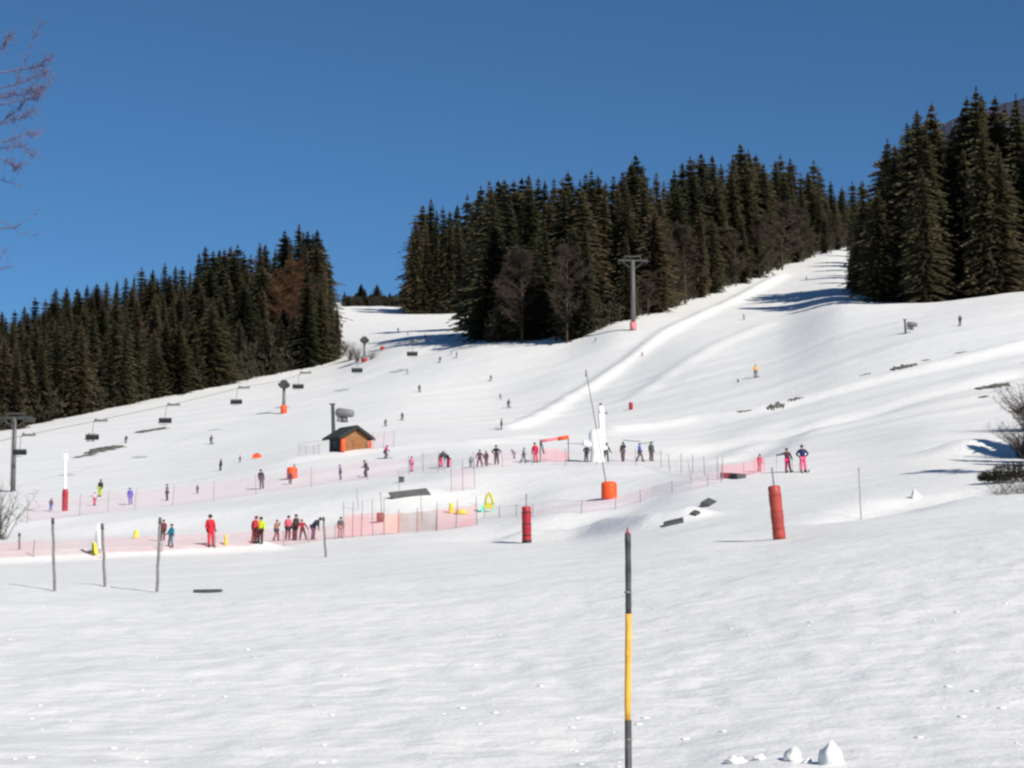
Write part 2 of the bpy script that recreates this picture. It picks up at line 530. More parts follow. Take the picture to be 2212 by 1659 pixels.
vs = np.stack([XX, YY, Z], axis=-1).reshape(-1, 3)
idx = np.arange(NC * NR).reshape(NC, NR)
fs = np.stack([idx[:-1, :-1], idx[1:, :-1], idx[1:, 1:], idx[:-1, 1:]], axis=-1).reshape(-1, 4)
gm = bpy.data.meshes.new('snow_ground')
gm.vertices.add(len(vs)); gm.vertices.foreach_set('co', vs.ravel())
gm.loops.add(fs.size); gm.loops.foreach_set('vertex_index', fs.ravel().astype(np.int32))
gm.polygons.add(len(fs))
gm.polygons.foreach_set('loop_start', np.arange(0, fs.size, 4, dtype=np.int32))
gm.polygons.foreach_set('loop_total', np.full(len(fs), 4, dtype=np.int32))
gm.polygons.foreach_set('use_smooth', np.ones(len(fs), dtype=bool))
gm.update(calc_edges=True)
ground = link('snow_ground', gm, M['snow'])
tag(ground, kind='structure')

# ------------------------------------------------------------------ far wooded ridge
def far_ridge():
    prof = [(1500, 640), (1700, 560), (1790, 480), (1850, 440), (1895, 438), (1930, 395), (1985, 318), (2050, 262), (2100, 240), (2212, 212), (2400, 180), (2900, 120), (3600, 160)]
    us = np.linspace(1500, 3600, 160)
    tv = np.interp(us, [p[0] for p in prof], [p[1] for p in prof])
    v, f = [], []
    n = len(us)
    for k, (yy, fr) in enumerate(((1250, 0.0), (1400, 0.45), (1550, 0.8), (1700, 1.0), (1950, 0.85), (2300, 0.3))):
        for i in range(n):
            top = pt(us[i], tv[i], 1700.0)
            z = -30 + (top.z + 30) * fr + 1.5 * math.sin(i * .9 + k * 1.7) * math.sin(i * .37 + k) * fr
            v.append((top.x / 1700 * yy, yy, z))
    for k in range(5):
        for i in range(n - 1):
            a = k * n + i
            f.append((a, a + 1, a + n + 1, a + n))
    me = bpy.data.meshes.new('hills'); me.from_pydata(v, [], f)
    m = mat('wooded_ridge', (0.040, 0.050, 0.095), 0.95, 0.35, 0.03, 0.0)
    tag(link('hills', me, m), kind='structure')
far_ridge()

# ------------------------------------------------------------------ trees
def spruce_meshes(seed, H=20.0, Rm=2.6, levels=66, full=1.0, columnar=0.75, bare=0.01, tipk=2.3):
    rd = random.Random(seed)
    t = MB()
    t.tube([(0, 0, -1.5), (0, 0, H * 0.3), (0.05, 0, H * 0.7), (0, 0.03, H)], [H * 0.016, H * 0.012, H * 0.006, 0.015], 7)
    trunk = t.mesh('spruce_trunk', True)
    c = MB()
    lean = rd.uniform(-.1, .1)
    ph1, ph2 = rd.random() * 6.28, rd.random() * 6.28
    for i in range(levels):
        s = (i + rd.random()) / levels
        z = H * (bare + (1 - bare) * s) * 0.985 + rd.uniform(-.25, .25) * (1 - s)
        prof = min((1 - s) ** columnar, (1 - s) * tipk) * (0.72 + 0.28 * min(1, s / 0.12))
        rad = Rm * prof * rd.uniform(0.72, 1.15) + 0.07
        ph1, ph2 = ph1 + rd.uniform(-.25, .25), ph2 + rd.uniform(-.25, .25)
        nb = int(rd.uniform(10, 14) * full)
        a0 = rd.random() * 6.28
        for b in range(max(4, nb)):
            a = a0 + 6.283 * b / nb + rd.uniform(-.3, .3)
            L = rad * rd.uniform(0.6, 1.2) * (1 + .22 * math.sin(2 * a + ph1) + .16 * math.sin(3 * a + ph2))
            if rd.random() < 0.06: L *= 1.25
            if rd.random() < 0.07: continue
            ca, sa = math.cos(a), math.sin(a)
            droop = rd.uniform(0.18, 0.42) if s < 0.85 else rd.uniform(-.35, .1)
            ns = max(2, int(2 + L / 0.42))
            for k in range(ns):
                q = (k + 0.65) / ns
                r0 = L * q
                zz = z - droop * r0 * (0.55 + 0.5 * q) + 0.08 * math.sin(q * 3.1) * L
                w = 0.30 * (1.25 - 0.75 * q) * rd.uniform(0.75, 1.3) * (0.30 + 0.70 * min(1, prof * 1.6))
                ln = L / ns * rd.uniform(1.1, 1.7)
                px, py = ca * r0 + lean * 0, sa * r0
                tw = rd.uniform(-.6, .6)
                # a flat drooping spray: two blades hanging off the twig
                for sd in (-1, 1):
                    ox, oy = -sa * sd * w, ca * sd * w
                    dz_ = -w * rd.uniform(0.35, 1.1) + tw * 0.2
                    c.add([(px - ca * ln * .5, py - sa * ln * .5, zz + .05),
                           (px + ca * ln * .5, py + sa * ln * .5, zz - droop * ln * .5),
                           (px + ca * ln * .35 + ox, py + sa * ln * .35 + oy, zz + dz_),
                           (px - ca * ln * .2 + ox * .8, py - sa * ln * .2 + oy * .8, zz + dz_ * .9)], [(0, 1, 2, 3)])
    for k in range(8):                                        # leader shoot
        a = k * .785
        c.add([(0, 0, H * 1.005), (math.cos(a) * .07, math.sin(a) * .07, H * .97), (0, 0, H * .96)], [(0, 1, 2)])
    return trunk, c.mesh('spruce_crown')

def bare_meshes(seed, H=14.0, spread=0.5, twigs=2400, base=0.012):
    rd = random.Random(seed)
    t, c = MB(), MB()
    top = Vector((rd.uniform(-.4, .4), rd.uniform(-.4, .4), H * .92))
    t.tube([(0, 0, -1.0), (rd.uniform(-.1, .1), 0, H * .35), (top.x * .5, top.y * .5, H * .65), top], [H * base, H * base * .7, H * base * .4, .02], 6)
    trunk = t.mesh('bare_trunk', True)
    tips = []
    for i in range(26):
        s = rd.uniform(.16, .93)
        a = rd.random() * 6.283
        p0 = Vector((top.x * s, top.y * s, H * s * .95))
        L = H * spread * (1 - s) ** .6 * rd.uniform(.35, .75) + .5
        d = Vector((math.cos(a), math.sin(a), rd.uniform(.5, 1.4))).normalized()
        p1 = p0 + d * L * .55
        p2 = p1 + (d + Vector((rd.uniform(-.3, .3), rd.uniform(-.3, .3), rd.uniform(-.1, .5)))).normalized() * L * .5
        c.tube([p0, p1, p2], [.075, .045, .012], 4, False)
        tips += [(p0, p1), (p1, p2), (p1, p2)]
    for i in range(twigs):
        a, b = rd.choice(tips)
        p = a.lerp(b, rd.random())
        d = Vector((rd.gauss(0, 1), rd.gauss(0, 1), rd.gauss(.5, .8))).normalized()
        L = rd.uniform(.4, 1.3)
        e = d.orthogonal().normalized() * rd.uniform(.02, .05)
        m = p + d * L * .6 + Vector((rd.uniform(-.15, .15), rd.uniform(-.15, .15), rd.uniform(-.1, .1)))
        c.add([p - e, p + e, m + e * .6, p + d * L, m - e * .6], [(0, 1, 2, 3, 4)])
    return trunk, c.mesh('bare_crown')

SPR = [spruce_meshes(11, Rm=2.5, columnar=.62), spruce_meshes(12, Rm=2.9, columnar=.55, levels=70), spruce_meshes(13, Rm=2.2, columnar=.58),
       spruce_meshes(14, Rm=2.6, full=.85, columnar=.72), spruce_meshes(15, Rm=3.1, columnar=.50, levels=74, tipk=2.0), spruce_meshes(16, Rm=3.0, columnar=.7, levels=60, tipk=1.7), spruce_meshes(17, Rm=2.5, columnar=.6, full=.75, levels=56, tipk=2.6), spruce_meshes(18, Rm=2.8, columnar=.9, levels=64, tipk=1.5)]
BARE = [bare_meshes(21), bare_meshes(22, spread=.6), bare_meshes(23, spread=.42)]
protos = {}
def proto(kind, k):
    key = (kind, k)
    if key in protos: return protos[key], True
    root = empty('spruce_tree' if kind == 'spruce' else ('larch_tree' if kind == 'larch' else 'bare_tree'), (0, 0, 0))
    tm, cm = (SPR if kind == 'spruce' else BARE)[k]
    link('trunk', tm, M['bark'], root)
    cm_mat = {'spruce': 'needles', 'larch': 'larch', 'bare': 'twig'}[kind]
    link('crown', cm, M[cm_mat], root)
    protos[key] = root
    return root, False

NTREE = 0
def tree(kind, p, h, label, group, wide=1.0, k=None):
    global NTREE
    if k is None: k = random.randrange(8 if kind == 'spruce' else 3)
    src, used = proto(kind, k)
    o = copy_tree(src) if used else src
    base = 20.0 if kind == 'spruce' else 13.0
    s = h / base
    o.location = p
    o.rotation_euler = (random.uniform(-.015, .015), random.uniform(-.015, .015), random.random() * 6.28)
    w = s * wide * random.uniform(.82, 1.22)
    o.scale = (w, w, s)
    tag(o, label, 'tree', group)
    NTREE += 1
    return o

def top_height(u, v, p):
    """tree height that puts the tip of a tree rooted at p at height v"""
    return pt(u, v, p.y).z - p.z

GL = 'spruces of the wood left of the ski run'
GM = 'spruces of the wood between the two ski runs'
GR = 'tall spruces at the right side'
GF = 'small trees on the far crest'
LL = 'dark spruce standing among the others in the wood left of the ski run'
LM = 'dark spruce standing among the others in the wood in the middle'
LR = 'tall dark spruce standing among the others on the crest at the right'

# --- left wood: peaks along its skyline, then the wood below
def edgeL(u): return float(np.interp(u, [-700, 0, 350, 555, 700, 735], [955, 934, 859, 818, 787, 780]))
skyL = [(-80, 690), (-40, 676), (0, 672), (28, 668), (50, 660), (72, 641), (95, 644), (117, 621), (140, 619), (162, 622), (182, 614), (205, 611), (226, 606), (247, 604), (268, 597), (285, 594), (301, 576), (325, 580), (351, 566), (375, 571), (391, 574), (406, 582),
        (428, 545), (442, 530), (456, 540), (469, 537), (483, 537), (496, 530), (509, 526), (522, 546), (538, 548), (556, 522), (568, 525), (590, 535), (611, 495), (624, 515), (641, 482), (652, 500), (662, 497), (671, 503), (680, 495), (690, 520)]
for i, (u, v) in enumerate(skyL):
    yy = 640 + 40 * random.random() if u > 420 else 690 + 30 * random.random()
    p = gy(u, yy)
    lab = LL
    if (u, v) == (641, 482): lab = 'spruce whose tip rises highest in the wood left of the ski run'
    if (u, v) == (611, 495): lab = 'slender spruce tip just left of the highest tip of the left wood'
    tree('spruce', p, min(34, max(9, top_height(u, v, p))), lab, GL, 1.5 if u > 420 else 1.65, random.choice((0, 1, 4, 5, 6, 7)))
def skyline_L(u): return float(np.interp(u, [a for a, b in skyL], [b for a, b in skyL]))
# front edge of the left wood
u = -60.0
while u < 706:
    p = gp(u, edgeL(u) - random.uniform(1, 5))
    if p is not None and not 488 < u < 542:
        tree('spruce', p, random.uniform(9, 20) if u < 500 else random.uniform(11, 24), LL, GL, 1.6)
    u += random.uniform(24, 36)
# tiers behind the edge
for yy, hs, st in ((445, (13, 19), 40), (500, (14, 20), 38), (560, (14, 22), 33), (620, (17, 26), 28)):
    u = -60.0 + random.uniform(0, 20)
    while u < 684:
        p = gy(u, yy + random.uniform(-18, 18))
        foot = edgeL(u)
        pf = gp(u, foot - 3)
        if pf is not None and p.y > pf.y + 8:
            h = random.uniform(*hs)
            h = min(h, top_height(u, skyline_L(u) + 8 + random.uniform(0, 22), p))
            if 566 < u < 672 and yy < 600: h = min(h, top_height(u, 662 + random.uniform(0, 30), p))
            if 475 < u < 555 and yy < 470: continue
            if h > 6:
                tree('spruce', p, h, LL, GL, 1.8, random.choice((0, 1, 4, 5, 7)))
        u += st * random.uniform(.8, 1.25)
# rust-coloured larches in the left wood
for u, v, yy in ((580, 610, 590), (605, 585, 600), (632, 570, 600), (622, 596, 575), (655, 600, 585), (596, 628, 555), (628, 622, 555), (648, 640, 550), (575, 640, 560), (110, 800, 520), (150, 790, 530), (300, 715, 560)):
    p = gy(u, yy)
    tree('larch', p, min(24, max(9, top_height(u, v, p))), 'leafless rust-brown larch showing among the dark spruces of the left wood', 'rust-brown larches in the left wood', 1.5)
pl_ = copy_tree(proto('spruce', 0)[0])
pl_.name = 'larch_tree'
pp_ = gp(515, 815)
pl_.location = pp_; s_ = top_height(515, 690, pp_) / 20
pl_.rotation_euler = (0, 0, 1.1); pl_.scale = (s_ * 1.75, s_ * 1.75, s_)
for ch in pl_.children:
    if ch.name.startswith('crown'):
        ch.material_slots[0].link = 'OBJECT'; ch.material_slots[0].material = M['pale_larch']
tag(pl_, 'pale grey-brown cone-shaped larch standing at the front edge of the left wood', 'tree', None)
if 'group' in pl_: del pl_['group']
for u, v, yy in ((430, 690, 560), (505, 680, 540), (690, 600, 575), (250, 690, 600)):
    p = gy(u, yy)
    tree('bare', p, min(22, max(8, top_height(u, v, p))), 'grey-brown leafless tree showing among the spruces of the left wood', 'grey-brown leafless trees in the left wood')
# right-hand end of the left wood
for u, v, uu, vv, lab in ((712, 567, 710, 772, 'separate spruce at the right-hand end of the left wood'), (700, 580, 700, 780, LL), (730, 660, 728, 776, 'small spruce at the right-hand foot of the left wood, beside the run'),
                          (722, 705, 722, 779, 'low dark spruce at the corner of the left wood'), (706, 640, 712, 779, LL)):
    p = gp(uu, vv)
    tree('spruce', p, top_height(u, v, p), lab, GL, 0.85 if v < 600 else 1.0)
# --- little trees on the far crest
for u, v in ((743, 629), (752, 645), (768, 632), (778, 612), (787, 624), (800, 634), (813, 614), (822, 640), (832, 645), (841, 631), (848, 642), (855, 635), (862, 630), (869, 620), (878, 632), (885, 640), (750, 655), (795, 645)):
    p = gy(u, 800 + random.uniform(-8, 20))
    tree('spruce', p, max(4, top_height(u, v, p)), 'small distant spruce on the far crest between the two woods', GF, 2.5, random.choice((0, 1, 4, 5, 7)))

# --- middle wood
def edgeM(u): return float(np.interp(u, [1045, 1100, 1150, 1190, 1220, 1262, 1330, 1368, 1480, 1580, 1680, 1760, 1830], [742, 739, 736, 727, 740, 728, 700, 690, 655, 620, 585, 556, 537]))
skyM = [(897, 470), (912, 440), (930, 427), (945, 452), (958, 445), (972, 452), (988, 440), (1005, 418), (1020, 440), (1030, 412), (1042, 399), (1060, 387), (1078, 386), (1093, 384), (1110, 388), (1128, 380), (1144, 375), (1160, 383), (1178, 388), (1193, 383), (1212, 384), (1232, 368), (1252, 385),
        (1266, 374), (1279, 365), (1295, 378), (1312, 392), (1323, 377), (1345, 368), (1362, 350), (1375, 331), (1390, 358), (1421, 371), (1436, 388), (1460, 362), (1475, 349), (1497, 336), (1518, 328), (1546, 333), (1560, 352), (1590, 338), (1609, 308), (1625, 322), (1642, 331), (1680, 348), (1695, 331),
        (1715, 339), (1738, 372), (1762, 344), (1775, 368), (1802, 388), (1825, 402), (1848, 390), (1868, 391)]
def skyline_M(u): return float(np.interp(u, [a for a, b in skyM], [b for a, b in skyM]))
def depthM(u): return float(np.interp(u, [890, 1035, 1045, 1220, 1350, 1480, 1680, 1830], [620, 600, 400, 390, 392, 424, 492, 560]))
for u, v in skyM:
    if u < 1036: yy = 705 + random.uniform(-6, 20)
    else: yy = depthM(u) + random.uniform(30, 55)
    p = gy(u, yy)
    lab = LM
    if (u, v) == (1609, 308): lab = 'spruce with the highest tip of the wood in the middle'
    if (u, v) == (1005, 418): lab = 'slender pointed spruce in the left part of the middle wood, above its rounder neighbours'
    if (u, v) == (930, 427): lab = 'leftmost tall spruce with a thin tip in the middle wood'
    tree('spruce', p, min(46, max(12, top_height(u, v, p))), lab, GM, 1.25 if u < 1036 else 1.45, random.choice((0, 1, 4, 5, 6, 7)))
for u, v, vb in ((892, 505, 664), (898, 480, 664), (915, 470, 666), (940, 470, 668), (968, 476, 668), (990, 470, 668), (1012, 470, 664), (1028, 480, 662)):
    p = gy(u, 690)
    tree('spruce', p, top_height(u, v, p), LM, GM, 1.1)
u = 1052.0
while u < 1838:
    p = gp(u, edgeM(u) - random.uniform(1, 4))
    if p is not None:
        mx = top_height(u, skyline_M(u) + random.uniform(30, 110), p)
        if 1130 < u < 1190 or random.random() < .75:
            tree('spruce', p, mx * random.uniform(.62, 1.0), LM, GM, 1.4)
    u += random.uniform(24, 36)
for off, st in ((16, 38), (34, 36)):
    u = 1058.0
    while u < 1835:
        p = gy(u, depthM(u) + off + random.uniform(-6, 6))
        h = top_height(u, skyline_M(u) + random.uniform(10, 45), p)
        tree('spruce', p, min(40, max(9, h)), LM, GM, 1.4, random.choice((0, 1, 4, 5, 7)))
        u += st * random.uniform(.8, 1.25)
for u, v in ((1128, 545), (1225, 530), (1440, 520), (1480, 490), (1462, 545), (1590, 510), (1640, 470), (1690, 445), (1735, 450), (1660, 495), (1400, 590), (1795, 465)):
    eu = u
    p = gp(eu, edgeM(eu) + 2)
    if p is not None:
        tree('bare', p, min(26, top_height(u, v, p)), 'grey-brown leafless tree at the front of the middle wood', 'leafless trees at the front of the middle wood', 1.1)

# --- right wood
skyR = [(1914, 345), (1922, 318), (1932, 297), (1945, 310), (1960, 290), (1976, 261), (1988, 250), (2000, 234), (2021, 218), (2036, 250), (2046, 285), (2060, 305), (2080, 262), (2095, 235), (2108, 206), (2121, 184), (2138, 200), (2164, 204), (2182, 222), (2212, 201), (2235, 190), (2262, 215), (2290, 180), (2330, 200), (2380, 170)]
peak_lab = {(2121, 184): 'tallest spruce with a rounded top on the crest at the right', (2021, 218): 'second tallest pointed spruce on the right crest, left of the gap',
            (1932, 297): 'leftmost slim spruce at the edge of the right-hand group of tall trees'}
for u, v in skyR:
    p = gy(u, (372 if u > 1965 else 398) + random.uniform(-12, 14))
    tree('spruce', p, top_height(u, v, p), peak_lab.get((u, v), LR), GR, 1.25, random.choice((1, 4, 0, 5, 6)))
u = 1870.0
while u < 2320:
    vb = float(np.interp(u, [1850, 1880, 1950, 2020, 2090, 2150, 2212, 2400], [668, 674, 666, 654, 640, 645, 632, 610]))
    p = gp(u, vb + 1) or gy(u, 345)
    sk = float(np.interp(u, [a for a, b in skyR], [b for a, b in skyR]))
    p = gy(u, max(p.y, 342 if u > 1965 else 384) + random.uniform(1, 8))
    tree('spruce', p, top_height(u, sk + random.uniform(40, 190), p), LR, GR, 1.15)
    u += random.uniform(26, 40)
u = 1905.0
while u < 2340:
    sk = float(np.interp(u, [a for a, b in skyR], [b for a, b in skyR]))
    p = gy(u, 362 + random.uniform(-6, 6))
    tree('spruce', p, top_height(u, sk + random.uniform(15, 90), p), LR, GR, 1.2)
    u += random.uniform(30, 44)
for u, v, yy, lab in ((1858, 500, 398, 'dark bushy spruce at the lower left foot of the right-hand group of trees'), (1876, 480, 392, LR), (1896, 470, 390, LR), (1842, 560, 408, 'low spruce at the end of the shaded snow, left of the tall right-hand trees'), (1905, 430, 396, LR), (1852, 520, 425, LR), (1850, 505, 450, LR), (1856, 480, 470, LR), (1852, 470, 495, LR), (1850, 460, 520, LR), (1848, 450, 545, LR), (1880, 440, 440, LR), (1885, 425, 480, LR)):
    p = gy(u, yy)
    tree('spruce', p, top_height(u, v, p), lab, GR, 1.3)
# trees standing outside on the right, whose shade falls on the slope
for u in (2420, 2470, 2530, 2600, 2680):
    p = gy(u, 355 + random.uniform(-10, 25))
    tree('spruce', p, random.uniform(30, 38), LR, GR, 1.0)

tree('bare', gy(2298, 110), 7.5, 'leafless tree standing just outside the right edge, its twigs hanging into view', None, 1.5)
for u, y, h, lb in ((2330, 120, 7.5, 'small spruce added for shade just outside the right edge, nearest to the dark hollow'), (2350, 126, 8.0, 'slim young spruce added for shade outside the right edge, second from the back'), (2345, 117, 6.5, 'young spruce added for shade outside the right edge, between the lowest and the small one'), (2395, 123, 9.0, 'taller spruce added for shade outside the right edge, behind the small one'), (2300, 114, 4.2, 'lowest young spruce added for shade just outside the right edge')):
    tree('spruce', gy(u, y), h, lb, 'young spruces added for shade outside the right edge', 1.5)  # out of view, put in to widen the shade over the hollow

# dark brush filling the foot of the woods
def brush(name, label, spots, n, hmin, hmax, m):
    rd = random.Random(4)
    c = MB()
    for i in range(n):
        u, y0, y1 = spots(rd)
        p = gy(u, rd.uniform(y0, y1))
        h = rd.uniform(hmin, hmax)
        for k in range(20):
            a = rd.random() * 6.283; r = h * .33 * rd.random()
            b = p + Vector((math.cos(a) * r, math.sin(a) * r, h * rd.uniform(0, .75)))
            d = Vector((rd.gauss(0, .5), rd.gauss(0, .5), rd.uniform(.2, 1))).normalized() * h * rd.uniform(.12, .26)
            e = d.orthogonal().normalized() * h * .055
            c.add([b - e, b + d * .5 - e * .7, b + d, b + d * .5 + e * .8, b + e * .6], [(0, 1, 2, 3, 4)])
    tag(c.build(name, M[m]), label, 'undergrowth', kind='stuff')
yL = lambda u: gp(u, edgeL(u) - 2).y
yR = lambda u: 344 if u > 2000 else 348
def spL(rd):
    u = rd.uniform(-80, 728); y = yL(u); return u, y - 1, y + 150
def spL2(rd):
    u = rd.uniform(-80, 728); y = yL(u); return u, y - 1.5, y + 12
def spM(rd):
    u = rd.uniform(1050, 1838); y = gp(u, edgeM(u) - 1).y; return u, y - .5, y + 40
def spM2(rd):
    u = rd.uniform(893, 1040); return u, 686, 730
def spR(rd):
    u = rd.uniform(1868, 2400); return u, (yR(u) if u > 1965 else 384), 404
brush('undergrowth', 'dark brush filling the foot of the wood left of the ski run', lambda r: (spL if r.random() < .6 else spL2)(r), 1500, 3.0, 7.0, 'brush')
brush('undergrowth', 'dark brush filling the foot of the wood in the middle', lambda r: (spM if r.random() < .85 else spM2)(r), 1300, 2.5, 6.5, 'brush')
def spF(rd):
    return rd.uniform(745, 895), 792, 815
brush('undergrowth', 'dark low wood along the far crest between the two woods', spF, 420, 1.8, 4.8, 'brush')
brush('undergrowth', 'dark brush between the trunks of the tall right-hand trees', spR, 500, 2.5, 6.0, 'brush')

# ------------------------------------------------------------------ bare shrubs
def shrub_mesh(seed, H, W, n=46, root=.12):
    rd = random.Random(seed)
    c = MB()
    for i in range(n):
        a = rd.random() * 6.283
        p = Vector((rd.uniform(-root, root) * W, rd.uniform(-root, root) * W * .6, -.1))
        d = Vector((math.cos(a) * W * rd.uniform(.1, .6), math.sin(a) * W * rd.uniform(.1, .6), H * rd.uniform(.5, 1)))
        pts = [p, p + d * .4 + Vector((0, 0, H * .08)), p + d * .75, p + d]
        r = H * .0055
        c.tube(pts, [r * 1.5, r * 1.1, r * .7, r * .3], 4, False)
        for k in range(11):
            q = rd.uniform(.25, 1)
            b = p + d * q
            e = Vector((rd.gauss(0, 1), rd.gauss(0, 1), rd.gauss(.7, .7))).normalized() * H * rd.uniform(.08, .24)
            c.tube([b, b + e * .6 + Vector((0, 0, .02 * H)), b + e], [r * .6, r * .45, r * .2], 3, False)
    return c.mesh('shrub')
def shrub(u, v, hpx, wpx, label, seed, y=None, n=46, m='shrub', name='bare_shrub', cat='shrub', group=None, root=.12):
    p = gp(u, v) if y is None else gy(u, y)
    s = p.y / F
    o = link(name, shrub_mesh(seed, hpx * s, wpx * s, n, root), M[m], None, p - Vector((0, 0, .03)))
    return tag(o, label, cat, group)
shrub(757, 779, 44, 46, 'pale leafless shrub beside the small spruces at the foot of the left wood', 31, n=40)
for k_, (u_, v_, h_, w_, lb_) in enumerate(((772, 783, 34, 34, 'grey shrub just left of the foot of the farthest lift pylon'), (803, 776, 22, 34, 'low grey shrub right of the foot of the farthest lift pylon'), (744, 762, 30, 26, 'grey shrub against the lower right corner of the left wood'))):
    shrub(u_, v_, h_, w_, lb_, 70 + k_, n=44)
shrub(1297, 708, 36, 40, 'pale leafless shrub at the front edge of the middle wood, left of the T-topped pylon', 32, n=40)
shrub(-6, 1166, 128, 150, 'leafless shrub with thin grey twigs below the pylon at the left edge', 33, n=26)
shrub(2262, 985, 84, 150, 'leafless grey-brown shrub hanging in from the right edge above the dark hollow', 35, n=260, root=.42)
shrub(2272, 930, 112, 150, 'taller leafless thicket behind the other, cut off by the right edge', 37, n=220, root=.4)
shrub(2215, 1066, 42, 130, 'low grey leafless shrub below the dark juniper at the right edge', 36, n=150, root=.45)

# dark juniper at the right edge
def juniper():
    p = gp(2218, 1040)
    rd = random.Random(3)
    c = MB()
    for i in range(2600):
        a, r, h = rd.random() * 6.283, rd.random() ** .5, rd.random()
        x, y = math.cos(a) * r * 2.35, math.sin(a) * r * 1.3
        z = h * .95 * (1 - r * r * .75) + rd.uniform(-.05, .1)
        d = Vector((math.cos(a) * .8, math.sin(a) * .8, rd.uniform(-.2, .9))).normalized()
        e = d.orthogonal().normalized() * .035
        q = Vector((x, y, z))
        c.add([q - e, q + e, q + d * rd.uniform(.15, .32)], [(0, 1, 2)])
    root = empty('juniper_bush', p)
    tag(root, 'dark low juniper bush in the hollow at the right edge', 'bush')
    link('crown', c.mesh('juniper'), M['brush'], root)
    s = MB()
    for k in range(7):
        a = k * .9
        s.tube([(0, 0, -.1), (math.cos(a) * .4, math.sin(a) * .3, .25), (math.cos(a) * 1.1, math.sin(a) * .7, .4)], [.05, .035, .015], 5)
    s.build('trunk', M['bark'], root)
juniper()

# leafless tree whose branches reach in from the left
def near_tree():
    Y0 = 24.0
    base = gy(-330, Y0)
    root = empty('leafless_tree', base)
    tag(root, 'leafless tree with fine purple twigs reaching in at the upper left', 'tree')
    rd = random.Random(9)
    tp = pt(-300, -420, Y0) - base
    t = MB()
    t.tube([(0, 0, -.2), (.05, 0, tp.z * .3), (tp.x * .5, .1, tp.z * .65), tp], [.16, .12, .07, .02], 10)
    t.build('trunk', M['bark'], root, True)
    br = MB()
    axis = lambda v: pt(-315, v, Y0) - base
    paths = [((-300, 380), (-60, 250), (30, 190), (62, 120), (88, 42)), ((-300, 330), (-80, 240), (0, 212), (70, 198), (96, 190)), ((-300, 420), (-80, 250), (0, 205), (60, 195), (80, 200)),
             ((-300, 520), (-70, 330), (0, 268), (45, 232), (82, 178)), ((-300, 560), (-60, 300), (20, 262), (55, 250), (72, 240)), ((-300, 560), (-60, 350), (0, 310), (48, 292), (85, 285)),
             ((-300, 300), (-60, 150), (0, 118), (16, 90), (20, 76)), ((-300, 600), (-70, 360), (0, 322), (50, 318), (72, 335)), ((-300, 640), (-60, 420), (0, 385), (35, 400), (46, 405)),
             ((-300, 700), (-70, 470), (0, 478), (45, 503), (80, 508)), ((-300, 700), (-60, 510), (30, 490), (62, 474), (88, 450)), ((-300, 700), (-40, 575), (0, 560), (8, 548), (10, 540)), ((-300, 720), (-50, 600), (0, 582), (14, 578), (24, 577)),
             ((-300, 300), (-40, 160), (60, 150), (86, 140), (108, 128)), ((-300, 420), (-40, 230), (60, 215), (80, 210), (112, 168)), ((-300, 400), (-50, 200), (40, 180), (80, 165), (98, 155)), ((-300, 500), (-50, 340), (10, 345), (30, 360), (40, 362))]
    for n, pa in enumerate(paths):
        yy = Y0 + rd.uniform(-.9, .9)
        P3 = [axis(pa[0][1])] + [pt(u, v, yy) - base for u, v in pa[1:]]
        # smooth the branch
        fine = []
        for i in range(len(P3) - 1):
            for k in range(4):
                fine.append(P3[i].lerp(P3[i + 1], k / 4) + Vector((rd.uniform(-.015, .015), rd.uniform(-.02, .02), rd.uniform(-.015, .015))))
        fine.append(P3[-1])
        nn = len(fine)
        br.tube(fine, [max(.0024, .026 * (1 - i / nn) ** 2) for i in range(nn)], 5, False)
        dense = 52 if pa[1][1] < 400 else 12
        for k in range(dense):
            i = rd.randrange(nn // 2, nn - 1)
            b = fine[i].lerp(fine[i + 1], rd.random())
            d = (fine[min(i + 2, nn - 1)] - fine[i - 1]).normalized()
            e = (d * .8 + Vector((rd.gauss(0, .6), rd.gauss(0, .6), rd.gauss(.15, .6)))).normalized() * rd.uniform(.05, .17)
            br.tube([b, b + e * .5 + Vector((0, 0, .01)), b + e], [.0021, .0017, .0009], 4, False)
            if pa[1][1] < 400:
                for q in range(4):                              # catkins and buds along the twig
                    s0 = b + e * rd.uniform(.2, 1)
                    d2 = Vector((rd.gauss(0, .6), rd.gauss(0, .6), rd.gauss(-.2, .6))).normalized() * rd.uniform(.018, .04)
                    br.tube([s0, s0 + d2 * .5, s0 + d2], [.0012, .0024, .0009], 4, False)
    br.build('branches', M['purple_twig'], root)
near_tree()

# ------------------------------------------------------------------ patches of bare ground, clods and crumbs of snow
def patch(u0, v0, u1, v1, wpx, seed, hh=.05):
    a, b = gp(u0, v0), gp(u1, v1)
    if a is None or b is None: return
    rd = random.Random(seed)
    n = 24
    d = (b - a); L = d.length; d.normalize()
    sd = Vector((-d.y, d.x, 0)).normalized()
    w = wpx * a.y / F * 6.5
    m = MB(); vs_ = []; fs_ = []
    for i in range(n + 1):
        t = i / n
        e = (math.sin(PI * t)) ** .6 * w * rd.uniform(.25, 1.15)
        c = a.lerp(b, t)
        off = rd.uniform(-.4, .4) * w
        for k in range(7):
            s = (k - 3) / 3
            x = c + sd * (s * e + off)
            z = sample(x.x, x.y) + (hh * (1 - s * s) * rd.uniform(.6, 1.2) if abs(s) < .99 else -.08) - .02
            vs_.append((x.x, x.y, z))
    for i in range(n):
        for k in range(6):
            q = i * 7 + k
            fs_.append((q, q + 7, q + 8, q + 1))
    o = m.add(vs_, fs_).build('bare_ground', M['earth'], None, True)
    tag(o, kind='structure')
